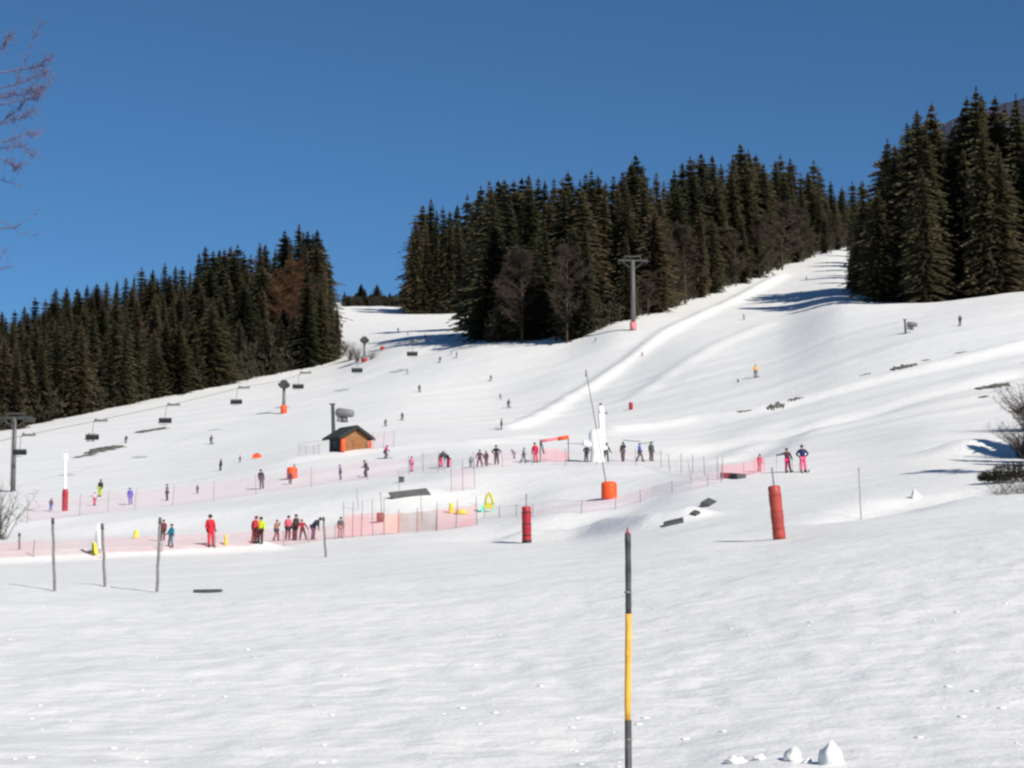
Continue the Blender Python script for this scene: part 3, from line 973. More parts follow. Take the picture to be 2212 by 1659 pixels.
for i, (a, b, c, d, w) in enumerate(((165, 990, 205, 978, 4), (190, 980, 252, 964, 6.5), (300, 936, 348, 924, 5), (1658, 881, 1696, 876, 5), (1700, 866, 1735, 858, 2.5), (1922, 799, 1980, 788, 6), (1856, 812, 1882, 806, 2), (2110, 842, 2180, 830, 5), (1990, 780, 2010, 777, 2), (2060, 764, 2090, 759, 2), (1590, 890, 1625, 886, 1.5), (2118, 860, 2132, 855, 2))):
    patch(a, b, c, d, w, 40 + i, .22 if i in (1, 2, 3, 5, 7) else .07)

def lump(seed, sx, sy, sz, sub=3):
    rd = random.Random(seed)
    import bmesh
    bm = bmesh.new()
    bmesh.ops.create_icosphere(bm, subdivisions=sub, radius=1)
    ph = [rd.uniform(0, 6.28) for _ in range(9)]
    for v_ in bm.verts:
        x, y, z = v_.co
        k = 1 + .16 * math.sin(3.1 * x + ph[0]) * math.sin(2.7 * y + ph[1]) + .12 * math.sin(5.3 * z + ph[2] + x * 3) + .07 * math.sin(9 * y + ph[3]) * math.sin(8 * x + ph[4]) + rd.uniform(-.025, .025)
        tp = 1.04 - .24 * z
        v_.co = Vector((x * sx * k * tp, y * sy * k * tp, (z * .95 + .12 * math.sin(4 * x + ph[5])) * sz * k))
    me = bpy.data.meshes.new('snow_lump')
    bm.to_mesh(me); bm.free()
    me.polygons.foreach_set('use_smooth', [True] * len(me.polygons))
    return me
for i, (u, v, wp, hp, lab) in enumerate(((1795, 1650, 54, 60, 'large upright clod of snow, the biggest near the bottom edge'), (1712, 1642, 50, 36, 'middle-sized clod of snow just left of the biggest clod'), (1590, 1648, 46, 20, 'flat clod of snow nearest the striped pole'),
                                         (1640, 1640, 30, 14, 'small flat clod of snow between two larger clods'), (1744, 1648, 24, 12, 'small clod of snow squeezed between the two biggest clods'), (1978, 1075, 22, 20, 'lone round clod of snow on the slope right of the leaning red pad'))):
    p = gp(u, min(v, 1655))
    s = p.y / F
    o = link('snow_clod', lump(60 + i, wp * s / 2.2, wp * s / 2.6, hp * s * .58), M['snow'], None, p + Vector((0, 0, hp * s * .2)))
    o.rotation_euler = (0, 0, i * 1.3)
    tag(o, lab, 'snow clod', 'clods of snow near the bottom edge' if i < 5 else None)

def crumbs():
    import bmesh
    bm = bmesh.new(); bmesh.ops.create_icosphere(bm, subdivisions=1, radius=1)
    bv = np.array([v_.co[:] for v_ in bm.verts]); bf = [[v_.index for v_ in f.verts] for f in bm.faces]
    bm.free()
    vs_, fs_ = [], []
    rr = np.random.RandomState(8)
    for i in range(260):
        yy = 17 * (88 / 17) ** rr.rand() ** 1.15
        a = rr.uniform(-.30, .30)
        x = a * yy
        s = .010 + .022 * rr.rand() ** 3 + (.02 * rr.rand() if rr.rand() < .04 else 0)
        z = sample(x, yy)
        q = bv * (1 + .35 * (rr.rand(*bv.shape) - .5)) * np.array([s * 2.2, s * 1.8, s * .42]) + np.array([x, yy, z + s * .25])
        n = len(vs_)
        vs_ += [tuple(p) for p in q]
        fs_ += [tuple(k + n for k in f) for f in bf]
    me = bpy.data.meshes.new('snow_crumbs'); me.from_pydata(vs_, [], fs_)
    me.polygons.foreach_set('use_smooth', [True] * len(me.polygons))
    tag(link('snow_crumbs', me, M['snow']), 'loose crumbs of snow strewn over the near slope', 'snow', kind='stuff')
crumbs()

# ------------------------------------------------------------------ people
def skin(name, verts, edges, radii, root=0, sub=1):
    me = bpy.data.meshes.new(name)
    me.from_pydata([tuple(v) for v in verts], edges, [])
    o = bpy.data.objects.new(name, me)
    COL.objects.link(o)
    mo = o.modifiers.new('skin', 'SKIN')
    mo.use_smooth_shade = True
    for i, r in enumerate(radii):
        me.skin_vertices[0].data[i].radius = (r, r)
        me.skin_vertices[0].data[i].use_root = (i == root)
    sb = o.modifiers.new('sub', 'SUBSURF'); sb.levels = sub; sb.render_levels = sub
    dg = bpy.context.evaluated_depsgraph_get()
    out = bpy.data.meshes.new_from_object(o.evaluated_get(dg))
    out.name = name
    bpy.data.objects.remove(o)
    bpy.data.meshes.remove(me)
    out.materials.clear()
    return out

STAND = dict(pelvis=(0, 0, .94), belly=(0, 0, 1.10), chest=(0, .01, 1.31), neck=(0, .01, 1.47), hb=(0, -.01, 1.555), hm=(0, -.02, 1.635), ht=(0, -.01, 1.725),
             shL=(.175, .01, 1.40), elL=(.245, .03, 1.14), wrL=(.235, -.07, .92), shR=(-.175, .01, 1.40), elR=(-.245, .03, 1.14), wrR=(-.235, -.07, .92),
             hiL=(.095, 0, .90), knL=(.115, -.03, .50), anL=(.12, .02, .10), hiR=(-.095, 0, .90), knR=(-.115, -.03, .50), anR=(-.12, .02, .10))
def pose(**kw):
    d = dict(STAND); d.update(kw); return d
def lean(d, a, fwd=True, drop=0.0, keep=()):
    """bend the trunk forward about the hips by angle a"""
    o = dict(d)
    px, py, pz = d['pelvis']
    for k in ('belly', 'chest', 'neck', 'hb', 'hm', 'ht', 'shL', 'shR', 'elL', 'elR', 'wrL', 'wrR'):
        if k in keep: continue
        x, y, z = d[k]
        y0, z0 = y - py, z - pz
        o[k] = (x, py + y0 * math.cos(a) - z0 * math.sin(a), pz + z0 * math.cos(a) + y0 * math.sin(a))
    return o
ARMS_FWD = dict(elL=(.25, -.06, 1.16), wrL=(.24, -.28, 1.10), elR=(-.25, -.06, 1.16), wrR=(-.24, -.28, 1.10))
POSES = {
    'stand': STAND,
    'hips': pose(elL=(.40, .05, 1.17), wrL=(.22, -.04, 1.02), elR=(-.40, .05, 1.17), wrR=(-.22, -.04, 1.02), anL=(.15, .02, .1), anR=(-.15, .02, .1)),
    'apart': pose(knL=(.19, -.03, .50), anL=(.27, .02, .10), knR=(-.19, -.03, .50), anR=(-.27, .02, .10), elL=(.33, .0, 1.18), wrL=(.40, -.12, .98), elR=(-.33, .0, 1.18), wrR=(-.40, -.12, .98)),
    'walk': pose(knL=(.11, -.19, .52), anL=(.11, -.26, .10), knR=(-.11, .06, .50), anR=(-.11, .30, .13), elL=(.24, .12, 1.15), wrL=(.22, .14, .93), elR=(-.24, -.06, 1.15), wrR=(-.22, -.25, 1.0)),
    'slide': lean(pose(pelvis=(0, .10, .86), hiL=(.095, .10, .83), hiR=(-.095, .10, .83), belly=(0, .09, 1.02), chest=(0, .08, 1.23), neck=(0, .07, 1.39), hb=(0, .04, 1.475), hm=(0, .03, 1.555), ht=(0, .04, 1.645),
                       shL=(.175, .08, 1.32), shR=(-.175, .08, 1.32), elL=(.29, .02, 1.10), wrL=(.30, -.20, 1.06), elR=(-.29, .02, 1.10), wrR=(-.30, -.20, 1.06), knL=(.15, -.12, .49), anL=(.16, .02, .10), knR=(-.15, -.12, .49), anR=(-.16, .02, .10)), .28),
    'bend': lean(pose(elL=(.26, -.14, 1.18), wrL=(.25, -.33, 1.05), elR=(-.26, -.14, 1.18), wrR=(-.25, -.33, 1.05)), .85),
    'sit': pose(pelvis=(0, 0, .50), hiL=(.1, 0, .48), hiR=(-.1, 0, .48), belly=(0, .0, .66), chest=(0, .02, .87), neck=(0, .02, 1.03), hb=(0, 0, 1.115), hm=(0, -.01, 1.195), ht=(0, 0, 1.285),
                shL=(.175, .02, .96), shR=(-.175, .02, .96), elL=(.25, -.06, .74), wrL=(.16, -.28, .66), elR=(-.25, -.06, .74), wrR=(-.16, -.28, .66),
                knL=(.13, -.42, .50), anL=(.13, -.44, .10), knR=(-.13, -.42, .50), anR=(-.13, -.44, .10)),
    'reach': pose(elR=(-.42, -.02, 1.33), wrR=(-.66, -.06, 1.30), elL=(.27, -.02, 1.15), wrL=(.30, -.16, .98), anL=(.17, .02, .1), anR=(-.17, .02, .1)),
    'carry': pose(elL=(.27, -.10, 1.22), wrL=(.20, -.16, 1.45), anL=(.11, -.14, .1), knL=(.11, -.12, .5), anR=(-.11, .18, .11)),
}
_parts = {}
def figure_parts(name):
    if name in _parts: return _parts[name]
    d = {k: Vector(v) for k, v in POSES[name].items()}
    P = {}
    # body: one continuous surface with head, trunk, limbs
    keys = ['pelvis', 'belly', 'chest', 'neck', 'hb', 'hm', 'ht', 'shL', 'elL', 'wrL', 'shR', 'elR', 'wrR', 'hiL', 'knL', 'anL', 'hiR', 'knR', 'anR']
    rad = [.125, .115, .13, .055, .068, .088, .072, .06, .045, .034, .06, .045, .034, .085, .058, .042, .085, .058, .042]
    edges = [(0, 1), (1, 2), (2, 3), (3, 4), (4, 5), (5, 6), (2, 7), (7, 8), (8, 9), (2, 10), (10, 11), (11, 12), (0, 13), (13, 14), (14, 15), (0, 16), (16, 17), (17, 18)]
    vs_ = [d[k] for k in keys]
    face = (d['hm'] - d['hb'])
    up = (d['ht'] - d['hb']).normalized()
    fw = Vector((0, -1, 0)); fw = (fw - up * fw.dot(up)).normalized()
    # nose and chin grow out of the head
    vs_ += [d['hm'] + fw * .098 - up * .015, d['hb'] + fw * .06]
    rad += [.014, .030]
    edges += [(5, 19), (4, 20)]
    P['body'] = skin('body', vs_, edges, rad)
    jk = ['pelvis', 'belly', 'chest', 'neck', 'shL', 'elL', 'wrL', 'shR', 'elR', 'wrR']
    jv = [d[k] for k in jk]
    jv[0] = jv[0] + (d['pelvis'] - d['belly']) * .35
    jv[3] = jv[3] + (d['hb'] - d['neck']) * .25
    P['jacket'] = skin('jacket', jv, [(0, 1), (1, 2), (2, 3), (2, 4), (4, 5), (5, 6), (2, 7), (7, 8), (8, 9)], [.185, .172, .185, .085, .098, .075, .055, .098, .075, .055])
    tk = ['pelvis', 'hiL', 'knL', 'anL', 'hiR', 'knR', 'anR']
    P['trousers'] = skin('trousers', [d[k] for k in tk], [(0, 1), (1, 2), (2, 3), (0, 4), (4, 5), (5, 6)], [.165, .125, .098, .088, .125, .098, .088])
    # helmet: shell open over the face
    R3 = Matrix((fw.cross(up) * -1, fw * -1, up)).transposed()
    hm = MB(); n0 = 14
    for i in range(8):
        th = i / 7 * 2.15
        for k in range(n0):
            a = 2 * PI * k / n0
            low = 1.0
            r = .119 * math.sin(max(.02, th)) ; z = .119 * math.cos(th)
            x, y = r * math.cos(a), r * math.sin(a) * 1.12
            if y < -.05 and z < .025: z = .025 + (z - .025) * .1
            hm.v.append(tuple(d['hm'] + up * .022 + R3 @ Vector((x, y, z))))
    for i in range(7):
        for k in range(n0):
            a, b = i * n0 + k, i * n0 + (k + 1) % n0
            hm.f.append((a, a + n0, b + n0, b))
    P['helmet'] = hm.mesh('helmet', True)
    gg = MB()
    for i in range(9):
        a = -1.15 + 2.3 * i / 8
        for zz, rr_ in ((-.028, .103), (.0, .118), (.032, .112)):
            gg.v.append(tuple(d['hm'] + up * .01 + R3 @ Vector((math.sin(a) * rr_, -math.cos(a) * rr_ * 1.08, zz))))
    for i in range(8):
        for k in range(2):
            a = i * 3 + k
            gg.f.append((a, a + 3, a + 4, a + 1))
    P['goggles'] = gg.mesh('goggles', True)
    for sd in 'LR':
        # glove: palm, four bent fingers of unequal length and a thumb at the side
        w, e = d['wr' + sd], d['el' + sd]
        f1 = (w - e).normalized()
        s1 = f1.cross(Vector((0, 1, .2))).normalized()
        n1 = s1.cross(f1).normalized()
        g = MB()
        g.tube([w - f1 * .05, w, w + f1 * .045, w + f1 * .095], [.046, .040, .046, .042], 8)
        for k, (off, ln) in enumerate(((-.034, .062), (-.012, .078), (.011, .074), (.032, .056))):
            b = w + f1 * .085 + s1 * off
            g.tube([b, b + f1 * ln * .55 - n1 * .008, b + f1 * ln * .85 - n1 * .034, b + f1 * ln * .8 - n1 * .058], [.0125, .012, .011, .009], 6)
        b = w + f1 * .03 + s1 * (.043 if sd == 'L' else -.043)
        q = s1 if sd == 'L' else -s1
        g.tube([b, b + q * .024 + f1 * .03, b + q * .03 + f1 * .062 - n1 * .012], [.0145, .0135, .010], 6)
        P['glove' + sd] = g.mesh('glove', True)
        # boot: shaft, foot and sole
        an, kn = d['an' + sd], d['kn' + sd]
        b = MB()
        ax = (kn - an).normalized()
        b.tube([an + ax * .24, an + ax * .1, an], [.080, .078, .070], 10)
        ft = Vector((0, -1, 0))
        b.tube([an + Vector((0, .075, -.05)), an + Vector((0, 0, -.042)), an + ft * .10 + Vector((0, 0, -.052)), an + ft * .19 + Vector((0, 0, -.06))], [.045, .056, .05, .036], 8)
        b.box(an + Vector((0, -.05, -.088)), (.085, .30, .024))
        P['boot' + sd] = b.mesh('boot', True)
        k = MB()
        base = an + Vector((0, 0, -.106))
        N = 12
        for i in range(N + 1):
            t = i / N
            y = .70 - 1.65 * t
            z = .0 + (max(0, t - .86) / .14) ** 2 * .15 + (max(0, .05 - t) / .05) * .03
            wd = .046 if .15 < t < .85 else .052
            if t > .95: wd = .03
            for sx in (-1, 1):
                k.v.append((base.x + sx * wd, base.y + y, base.z + z)); k.v.append((base.x + sx * wd, base.y + y, base.z + z + .016))
        for i in range(N):
            a = i * 4
            k.f += [(a, a + 4, a + 6, a + 2), (a + 1, a + 3, a + 7, a + 5), (a, a + 1, a + 5, a + 4), (a + 2, a + 6, a + 7, a + 3)]
        P['ski' + sd] = k.mesh('ski')
        sp = MB()
        hnd = w + f1 * .1
        tipp = Vector((w.x * 1.25, w.y + .42, .0))
        sp.tube([hnd + Vector((0, -.02, .1)), hnd, hnd.lerp(tipp, .5), tipp], [.017, .015, .009, .007], 6)
        bk = hnd.lerp(tipp, .93)
        sp.lathe([(.012, -.012), (.045, -.004), (.012, .012)], bk, 10)
        P['pole' + sd] = sp.mesh('ski_pole')
    _parts[name] = P
    return P

def person(u, v, hpx, ps, yaw, jacket, trousers, helmet, label, group=None, ski=False, poles=False, y=None, gl='202226'):
    p = gp(u, v) if y is None else gy(u, y)
    if p is None:
        return None
    P = figure_parts(ps)
    tall = {'sit': 1.35, 'bend': 1.45, 'slide': 1.60}.get(ps, 1.78)
    s = min(1.35, max(.45, hpx * p.y / F / tall))
    o = link('person', P['body'], M['skin'], None, p - Vector((0, 0, -.0)), R(yaw))
    o.scale = (s, s, s)
    hh = (int(u * 7 + v * 3) % 11 - 5)
    if ps != 'sit': o.rotation_euler = (R(hh * .7), R((int(u * 3 + v) % 9 - 4) * 1.1), R(yaw))
    tag(o, label, 'person', group)
    link('jacket', P['jacket'], cloth(jacket), o)
    link('trousers', P['trousers'], cloth(trousers), o)
    link('helmet', P['helmet'], cloth(helmet), o)
    link('goggles', P['goggles'], M['lens'], o)
    for sd in 'LR':
        link('glove', P['glove' + sd], cloth(gl), o)
        link('boot', P['boot' + sd], M['boot'], o)
        if ski: link('ski', P['ski' + sd], cloth('33363c'), o)
        if poles: link('ski_pole', P['pole' + sd], M['dark_steel'], o)
    return o

G1 = 'people gathered behind the red netting'
G2 = 'people on the upper terrace'
G3 = 'skiers spread over the slope'
DK, GY = '26272a', '55585c'
PEOPLE = [
    # front row behind the red netting
    (456, 1181, 70, 'stand', 30, 'b3202f', 'c8202e', '222326', 'person in a red ski suit standing alone by the lower netting', G1, 0, 0),
    (548, 1174, 60, 'stand', 150, 'c63a45', '5a2a2c', '7a2a30', 'person in a coral red jacket shoulder to shoulder with one in yellow-green', G1, 0, 0),
    (562, 1174, 58, 'stand', -20, 'b9c81c', '4a2b2b', '2b2d30', 'person in a bright yellow-green jacket and dark brown trousers', G1, 0, 0),
    (596, 1168, 46, 'carry', 60, '9a6a5c', '6c5a5e', 'b0604c', 'short person in a dull orange and grey suit standing alone left of the bunched group', G1, 0, 0),
    (621, 1167, 54, 'stand', 20, 'c2566a', '3a2c30', '3c4042', 'person in a rose pink jacket at the left of the bunched group', G1, 0, 0),
    (636, 1167, 57, 'stand', -40, '54423c', '4a3534', '5c6064', 'tall person in a brown coat and grey hat behind the red netting', G1, 0, 0),
    (655, 1167, 46, 'apart', 10, '9c2038', '2c2a2e', 'c8405a', 'child in a crimson jacket and pink helmet in the bunched group', G1, 0, 0),
    (676, 1166, 46, 'bend', 70, '2c3038', '34405c', '3a3c40', 'person in dark clothes bending over at the right end of the bunched group', G1, 0, 0),
    (734, 1162, 46, 'stand', 15, '585a5e', 'b08a86', '4a4c50', 'person in a grey jacket standing by the tall net posts', G1, 0, 0),
    (351, 1168, 46, 'stand', 0, '6a2e38', '50383c', '3a3436', 'person in a dark maroon jacket hidden behind the third wooden pole', G1, 0, 0),
    (368, 1181, 50, 'apart', -50, '1f7f96', '17788c', '7a2c38', 'child in a teal ski suit leaning beside the third wooden pole', G1, 0, 0),
    # upper terrace, from the left
    (109, 1103, 27, 'stand', 30, '3c4248', '3a5a9c', '3a3e44', 'small person in a grey jacket and blue trousers left of the red and white post', G2, 0, 0),
    (204, 1092, 30, 'stand', 60, 'c8b0b4', 'c0506c', 'b8a8ac', 'child in pink trousers and a pale top near the red and white post', G2, 0, 0),
    (215, 1073, 38, 'stand', -20, '2e3234', 'b4c02c', '2a2c30', 'person in a dark jacket and lime trousers on the upper terrace', G2, 0, 0),
    (282, 1090, 37, 'stand', 10, '4a52b0', '6a68b8', '4a50a0', 'person in a violet blue suit on the upper terrace', G2, 0, 0),
    (361, 1081, 36, 'stand', -60, '787a80', '2c2c30', '50545a', 'person in a pale grey jacket and black trousers on the upper terrace', G2, 0, 0),
    (426, 1066, 19, 'stand', 40, '44464a', '3c3e42', '404246', 'small grey figure standing by the upper lilac netting', G2, 0, 0),
    (476, 1017, 26, 'stand', -50, '333538', '3a3c40', '2c2e30', 'dark figure standing above the upper terrace left of the red sledge', G2, 0, 0),
    (518, 999, 14, 'stand', 0, '6a6c70', '5a5c60', '505256', 'tiny grey child beside the red sledge', G2, 0, 0),
    (566, 1056, 43, 'stand', 20, '303236', '484a4e', '26282a', 'tall person all in dark clothes left of the orange padded post', G2, 0, 0),
    (627, 1046, 24, 'bend', 20, '3a3a3e', '303236', '7a4a3a', 'person crouching in front of the left orange padded post', G2, 0, 0),
    (736, 1036, 33, 'stand', -70, '5a6c9c', '50545c', '4a4c52', 'person in a dull blue jacket on the terrace below the cabin', G2, 0, 0),
    (791, 1031, 36, 'slide', -60, '303234', '3c3e42', '2a2c2e', 'person in dark clothes on the terrace below the cabin', G2, 1, 0),
    (833, 991, 29, 'slide', 55, 'b0406c', '44484a', '8a3a5c', 'skier in a magenta jacket just right of the cabin', G2, 1, 1),
    (889, 1019, 34, 'stand', -20, 'd0849c', 'd0708c', '6a5a64', 'child in a pale pink suit on the terrace', G2, 0, 0),
    (952, 1009, 32, 'bend', 30, '3a3c3e', 'c84c6c', '2e3032', 'left one of the pair in pink trousers bending together on the terrace', G2, 0, 0),
    (968, 1010, 30, 'bend', -40, '2c2e30', 'c03060', '2a2c2e', 'right one of the pair in pink trousers bending together on the terrace', G2, 0, 0),
    (1016, 1009, 25, 'stand', 0, '86868c', '74747a', '9a9aa0', 'small person in pale grey at the left of the black-clad pair', G2, 0, 0),
    (1036, 1009, 38, 'apart', 15, '232428', '2a282c', '2c2426', 'left one of the two people in black standing close together', G2, 0, 0),
    (1051, 1007, 34, 'stand', -25, '2a282a', '3a3032', '54363a', 'right one of the two people in black standing close together', G2, 0, 0),
    (1073, 1004, 43, 'hips', 0, '1c1e20', '24282a', '1e1e20', 'person in black with hands on hips standing alone on the terrace', G2, 0, 0),
    (1111, 991, 20, 'bend', -60, '7a7c82', '8a8288', '6e7074', 'small person in grey bending down on the terrace', G2, 0, 0),
    (1130, 1000, 34, 'walk', 75, '66748c', '6a6e74', '686c72', 'person in a blue-grey jacket walking on the terrace', G2, 0, 0),
    (1158, 999, 44, 'stand', -15, 'c8284c', 'd84c6c', '54484c', 'person in a raspberry red suit at the left end of the pink gate', G2, 0, 0),
    (1266, 998, 38, 'hips', -30, '34363a', '3a3c40', '3c3e40', 'person in dark clothes with hands on hips left of the white-covered machine', G2, 0, 0),
    (1308, 998, 42, 'apart', 25, '3a3a3e', '505254', '46484a', 'person in dark clothes standing legs apart just right of the white-covered machine', G2, 0, 0),
    (1346, 997, 43, 'carry', -20, '4e4a4a', '5c5452', '45464a', 'person in brownish grey with one arm raised on the terrace', G2, 0, 0),
    (1382, 997, 41, 'walk', 70, '2c58b8', '44464a', '4a5c90', 'person in a bright blue jacket walking on the terrace', G2, 0, 0),
    (1407, 996, 43, 'stand', 30, '40484a', '44484a', '3a4042', 'tall person in dark grey at the right end of the terrace row', G2, 0, 0),
    (1640, 1018, 38, 'stand', 20, 'a84c60', '8a6a74', '5a5558', 'child in a faded red suit at the right end of the pink netting', G2, 0, 0),
    (1703, 1020, 53, 'reach', 0, '4a3038', 'dc2c6c', '4a3c40', 'person in bright pink trousers and a dark top left of the navy jacket', G2, 1, 1),
    (1736, 1020, 60, 'hips', 5, '1e2258', 'dc5c80', '4c4e54', 'person in a navy jacket, pink trousers and grey helmet', G2, 1, 1),
    # skiers on the slopes
    (456, 960, 20, 'slide', 40, '4a4c50', '46484c', '3e4044', 'small dark skier alone on the slope far left of the cabin', G3, 1, 0),
    (271, 957, 15, 'bend', 30, '3a3c3e', '404244', '36383a', 'dark skier crouching between the two dark bare patches on the left slope', G3, 1, 0),
    (832, 921, 16, 'slide', 40, '4a4c4e', '505254', '44464a', 'skier above the right corner of the cabin roof, the lower of two', G3, 1, 1),
    (869, 908, 17, 'slide', -30, '3c3e42', '46484c', '36383c', 'skier above the right corner of the cabin roof, the upper of two', G3, 1, 1),
    (1083, 928, 25, 'stand', -80, '55585a', '5c5e62', '4c4e52', 'grey skier standing at the foot of the bright snow edge', G3, 1, 0),
    (1098, 881, 19, 'slide', 40, '3e4044', '44464a', '3a3c40', 'dark skier on the middle slope with another close behind', G3, 1, 1),
    (1081, 862, 12, 'slide', 50, '585a5e', '606266', '545658', 'small faint skier just above a darker one on the middle slope', G3, 1, 0),
    (906, 847, 16, 'slide', 30, '404246', '484a4e', '3c3e40', 'skier below the third chair from the right end of the lift, on open snow', G3, 1, 1),
    (1060, 823, 13, 'slide', -30, '66686c', '6c6e72', '606266', 'pale grey skier under the front edge of the middle wood', G3, 1, 0),
    (950, 783, 13, 'slide', -20, '3c3e40', '4a4c4e', '36383a', 'small dark skier right of the farthest chair of the lift', G3, 1, 0),
    (986, 773, 14, 'stand', -70, '4c4e50', '56585a', '46484a', 'small slim skier below the shade of the middle wood', G3, 1, 0),
    (880, 808, 12, 'slide', 40, '8a8c90', '909296', '828488', 'faint pale skier on the open slope below the farthest chair', G3, 1, 0),
    (1286, 738, 9, 'slide', 60, '4a4e52', '5a5c60', '46484c', 'tiny skier near the foot of the middle wood left of the T-topped pylon', G3, 1, 0),
    (1387, 770, 10, 'slide', -40, 'c04050', '7a5a60', '8a4a54', 'tiny red skier beside the long bright snow edge below the T-topped pylon', G3, 1, 0),
    (1632, 816, 30, 'stand', 20, 'e0a030', '6a6e74', 'd0982c', 'skier in an orange-yellow jacket on the right slope', G3, 1, 1),
    (1594, 827, 9, 'sit', 10, '4c4e54', '505258', '4a4c52', 'tiny dark figure sitting on the snow left of the skier in yellow', G3, 0, 0),
    (1607, 691, 14, 'stand', 0, '8a8c92', '84868c', '7c7e84', 'faint grey skier high on the right slope', G3, 1, 0),
    (2074, 704, 24, 'stand', -30, '46484c', '5a5c60', '3c3e42', 'dark skier standing high on the slope below the tall right-hand trees', G3, 1, 0),
    (1742, 606, 9, 'slide', 40, '3a3c44', '404248', '34363c', 'tiny skier crossing the tree shade near the top of the right run', G3, 1, 0),
    (860, 718, 10, 'slide', 40, '8a8a8c', '8e8e90', '848486', 'tiny pale skier at the far left of those on the distant run', G3, 1, 0),
    (881, 724, 10, 'slide', 20, '7c7c80', '848488', '76767a', 'tiny skier above and left of the farthest chair', G3, 1, 0),
    (884, 748, 13, 'stand', 70, '74767a', '7c7e82', '6c6e72', 'tiny grey skier left of the farthest chair on the distant run', G3, 1, 0),
    (896, 747, 12, 'stand', -70, '84868a', '8a8c90', '7c7e82', 'tiny pale skier close beside the farthest chair', G3, 1, 0),
    (919, 735, 14, 'stand', 60, '7a7c7e', '828486', '747678', 'tiny skier just right of the bar of the farthest chair', G3, 1, 0),
    (975, 766, 9, 'slide', 20, '8c8e90', '929496', '86888a', 'tiny faint skier between the farthest chair and the shade of the wood', G3, 1, 0),
    (999, 726, 10, 'slide', 50, '4c4e52', '56585c', '46484c', 'tiny dark skier just above the tree shade on the distant run', G3, 1, 0),
]
for a in PEOPLE:
    person(a[0], a[1], a[2], a[3], a[4], a[5], a[6], a[7], a[8], a[9], bool(a[10]), bool(a[11]))

# ------------------------------------------------------------------ lift: pylons, ropes, chairs
def face_to(p):
    return math.atan2(-p.x, p.y)

def t_pylon(u, vb, vtop, armpx, label, pad, rz, two=True):
    p = gp(u, vb)
    s = p.y / F
    H = (vb - vtop) * s
    root = empty('lift_pylon', p, rz)
    tag(root, label, 'lift pylon')
    r = max(.2, 5.0 * s)
    m = MB(); m.tube([(0, 0, -.5), (0, 0, H * .5), (0, 0, H * .93)], [r * 1.1, r * .95, r * .8], 14)
    m.lathe([(r * 1.7, -.1), (r * 1.7, .08), (r * 1.25, .1)], (0, 0, .0), 14)
    m.build('mast', M['steel'], root, True)
    w = armpx * s
    a = MB()
    a.box((0, 0, H * .93), (w, .30, .27))
    for sx in (-1, 1):
        a.tube([(sx * .1, 0, H * .80), (sx * w * .36, 0, H * .915)], .09, 6)
    a.box((0, 0, H * .985), (w * .55, .22, .18))
    for sx in (-1, 1): a.box((sx * w * .26, 0, H * .955), (.12, .16, H * .06))
    a.build('crossarm', M['dark_steel' if two else 'steel'], root)
    for sx in (-1, 1):
        sh = MB()
        sh.box((sx * w * .46, 0, H * .90), (.12, 2.2, .2))
        for k in range(6):
            cy = -1.1 + k * .44
            sh.tube([(sx * w * .46 - .12, cy, H * .90 + .18), (sx * w * .46 + .12, cy, H * .90 + .18)],   .14, 12)
        sh.build('sheave_assembly', M['dark_steel'], root)
    la = MB()
    for sx in (-.17, .17): la.tube([(sx, -r - .16, .6), (sx, -r * .85 - .16, H * .9)], .025, 5)
    for k in range(int(H / .45)):
        la.tube([(-.17, -r - .14, .9 + k * .42), (.17, -r - .14, .9 + k * .42)], .018, 4)
    la.build('ladder', M['steel'], root)
    if pad:
        b = MB(); b.lathe([(r * 1.4, .0), (r * 1.5, .05), (r * 1.5, pad[0]), (r * 1.3, pad[0] + .06)], (0, 0, 0), 16)
        b.build('crash_pad', M[pad[1]], root, True)
    return root, p, H
pyA, pA, HA = t_pylon(28, 1062, 890, 78, 'grey lift pylon with a wide crossarm at the left edge', None, R(-8))
pyB, pB, HB = t_pylon(1368, 713, 548, 66, 'tall grey T-topped lift pylon standing before the middle wood', (1.4, 'pink'), R(6))

def box_pylon(u, vb, vtop, label, padm, padpx, padh):
    p = gp(u, vb); s = p.y / F; H = (vb - vtop) * s
    root = empty('lift_pylon', p)
    tag(root, label, 'lift pylon')
    m = MB(); m.tube([(0, 0, -.4), (0, 0, H * .8)], [.30, .24], 12); m.build('mast', M['steel'], root, True)
    h = MB()
    h.box((0, 0, H * .87), (1.15, 1.6, H * .20)); h.box((0, 0, H * .985), (.7, 1.2, .25))
    h.build('head_frame', M['dark_steel'], root)
    for sx in (-1, 1):
        sh = MB(); sh.box((sx * .75, 0, H * .84), (.18, 2.4, .3))
        for k in range(5): sh.tube([(sx * .75 - .13, -.9 + k * .45, H * .84 + .2), (sx * .75 + .13, -.9 + k * .45, H * .84 + .2)], .2, 10)
        sh.build('sheave_assembly', M['dark_steel'], root)
    b = MB(); w = padpx * s / 2; b.lathe([(w * .92, 0), (w, .06), (w, padh * s), (w * .85, padh * s + .06)], (0, 0, 0), 14)
    b.build('crash_pad', M[padm], root, True)
    return root, p, H
py2, p2, H2 = box_pylon(613, 893, 821, 'slim lift pylon with a dark boxy head and a red pad at its foot', 'orange_pad', 14, 17)
py3, p3, H3 = box_pylon(787, 782, 727, 'farthest lift pylon with a dark head near the foot of the left wood', 'red_pad', 13, 8)

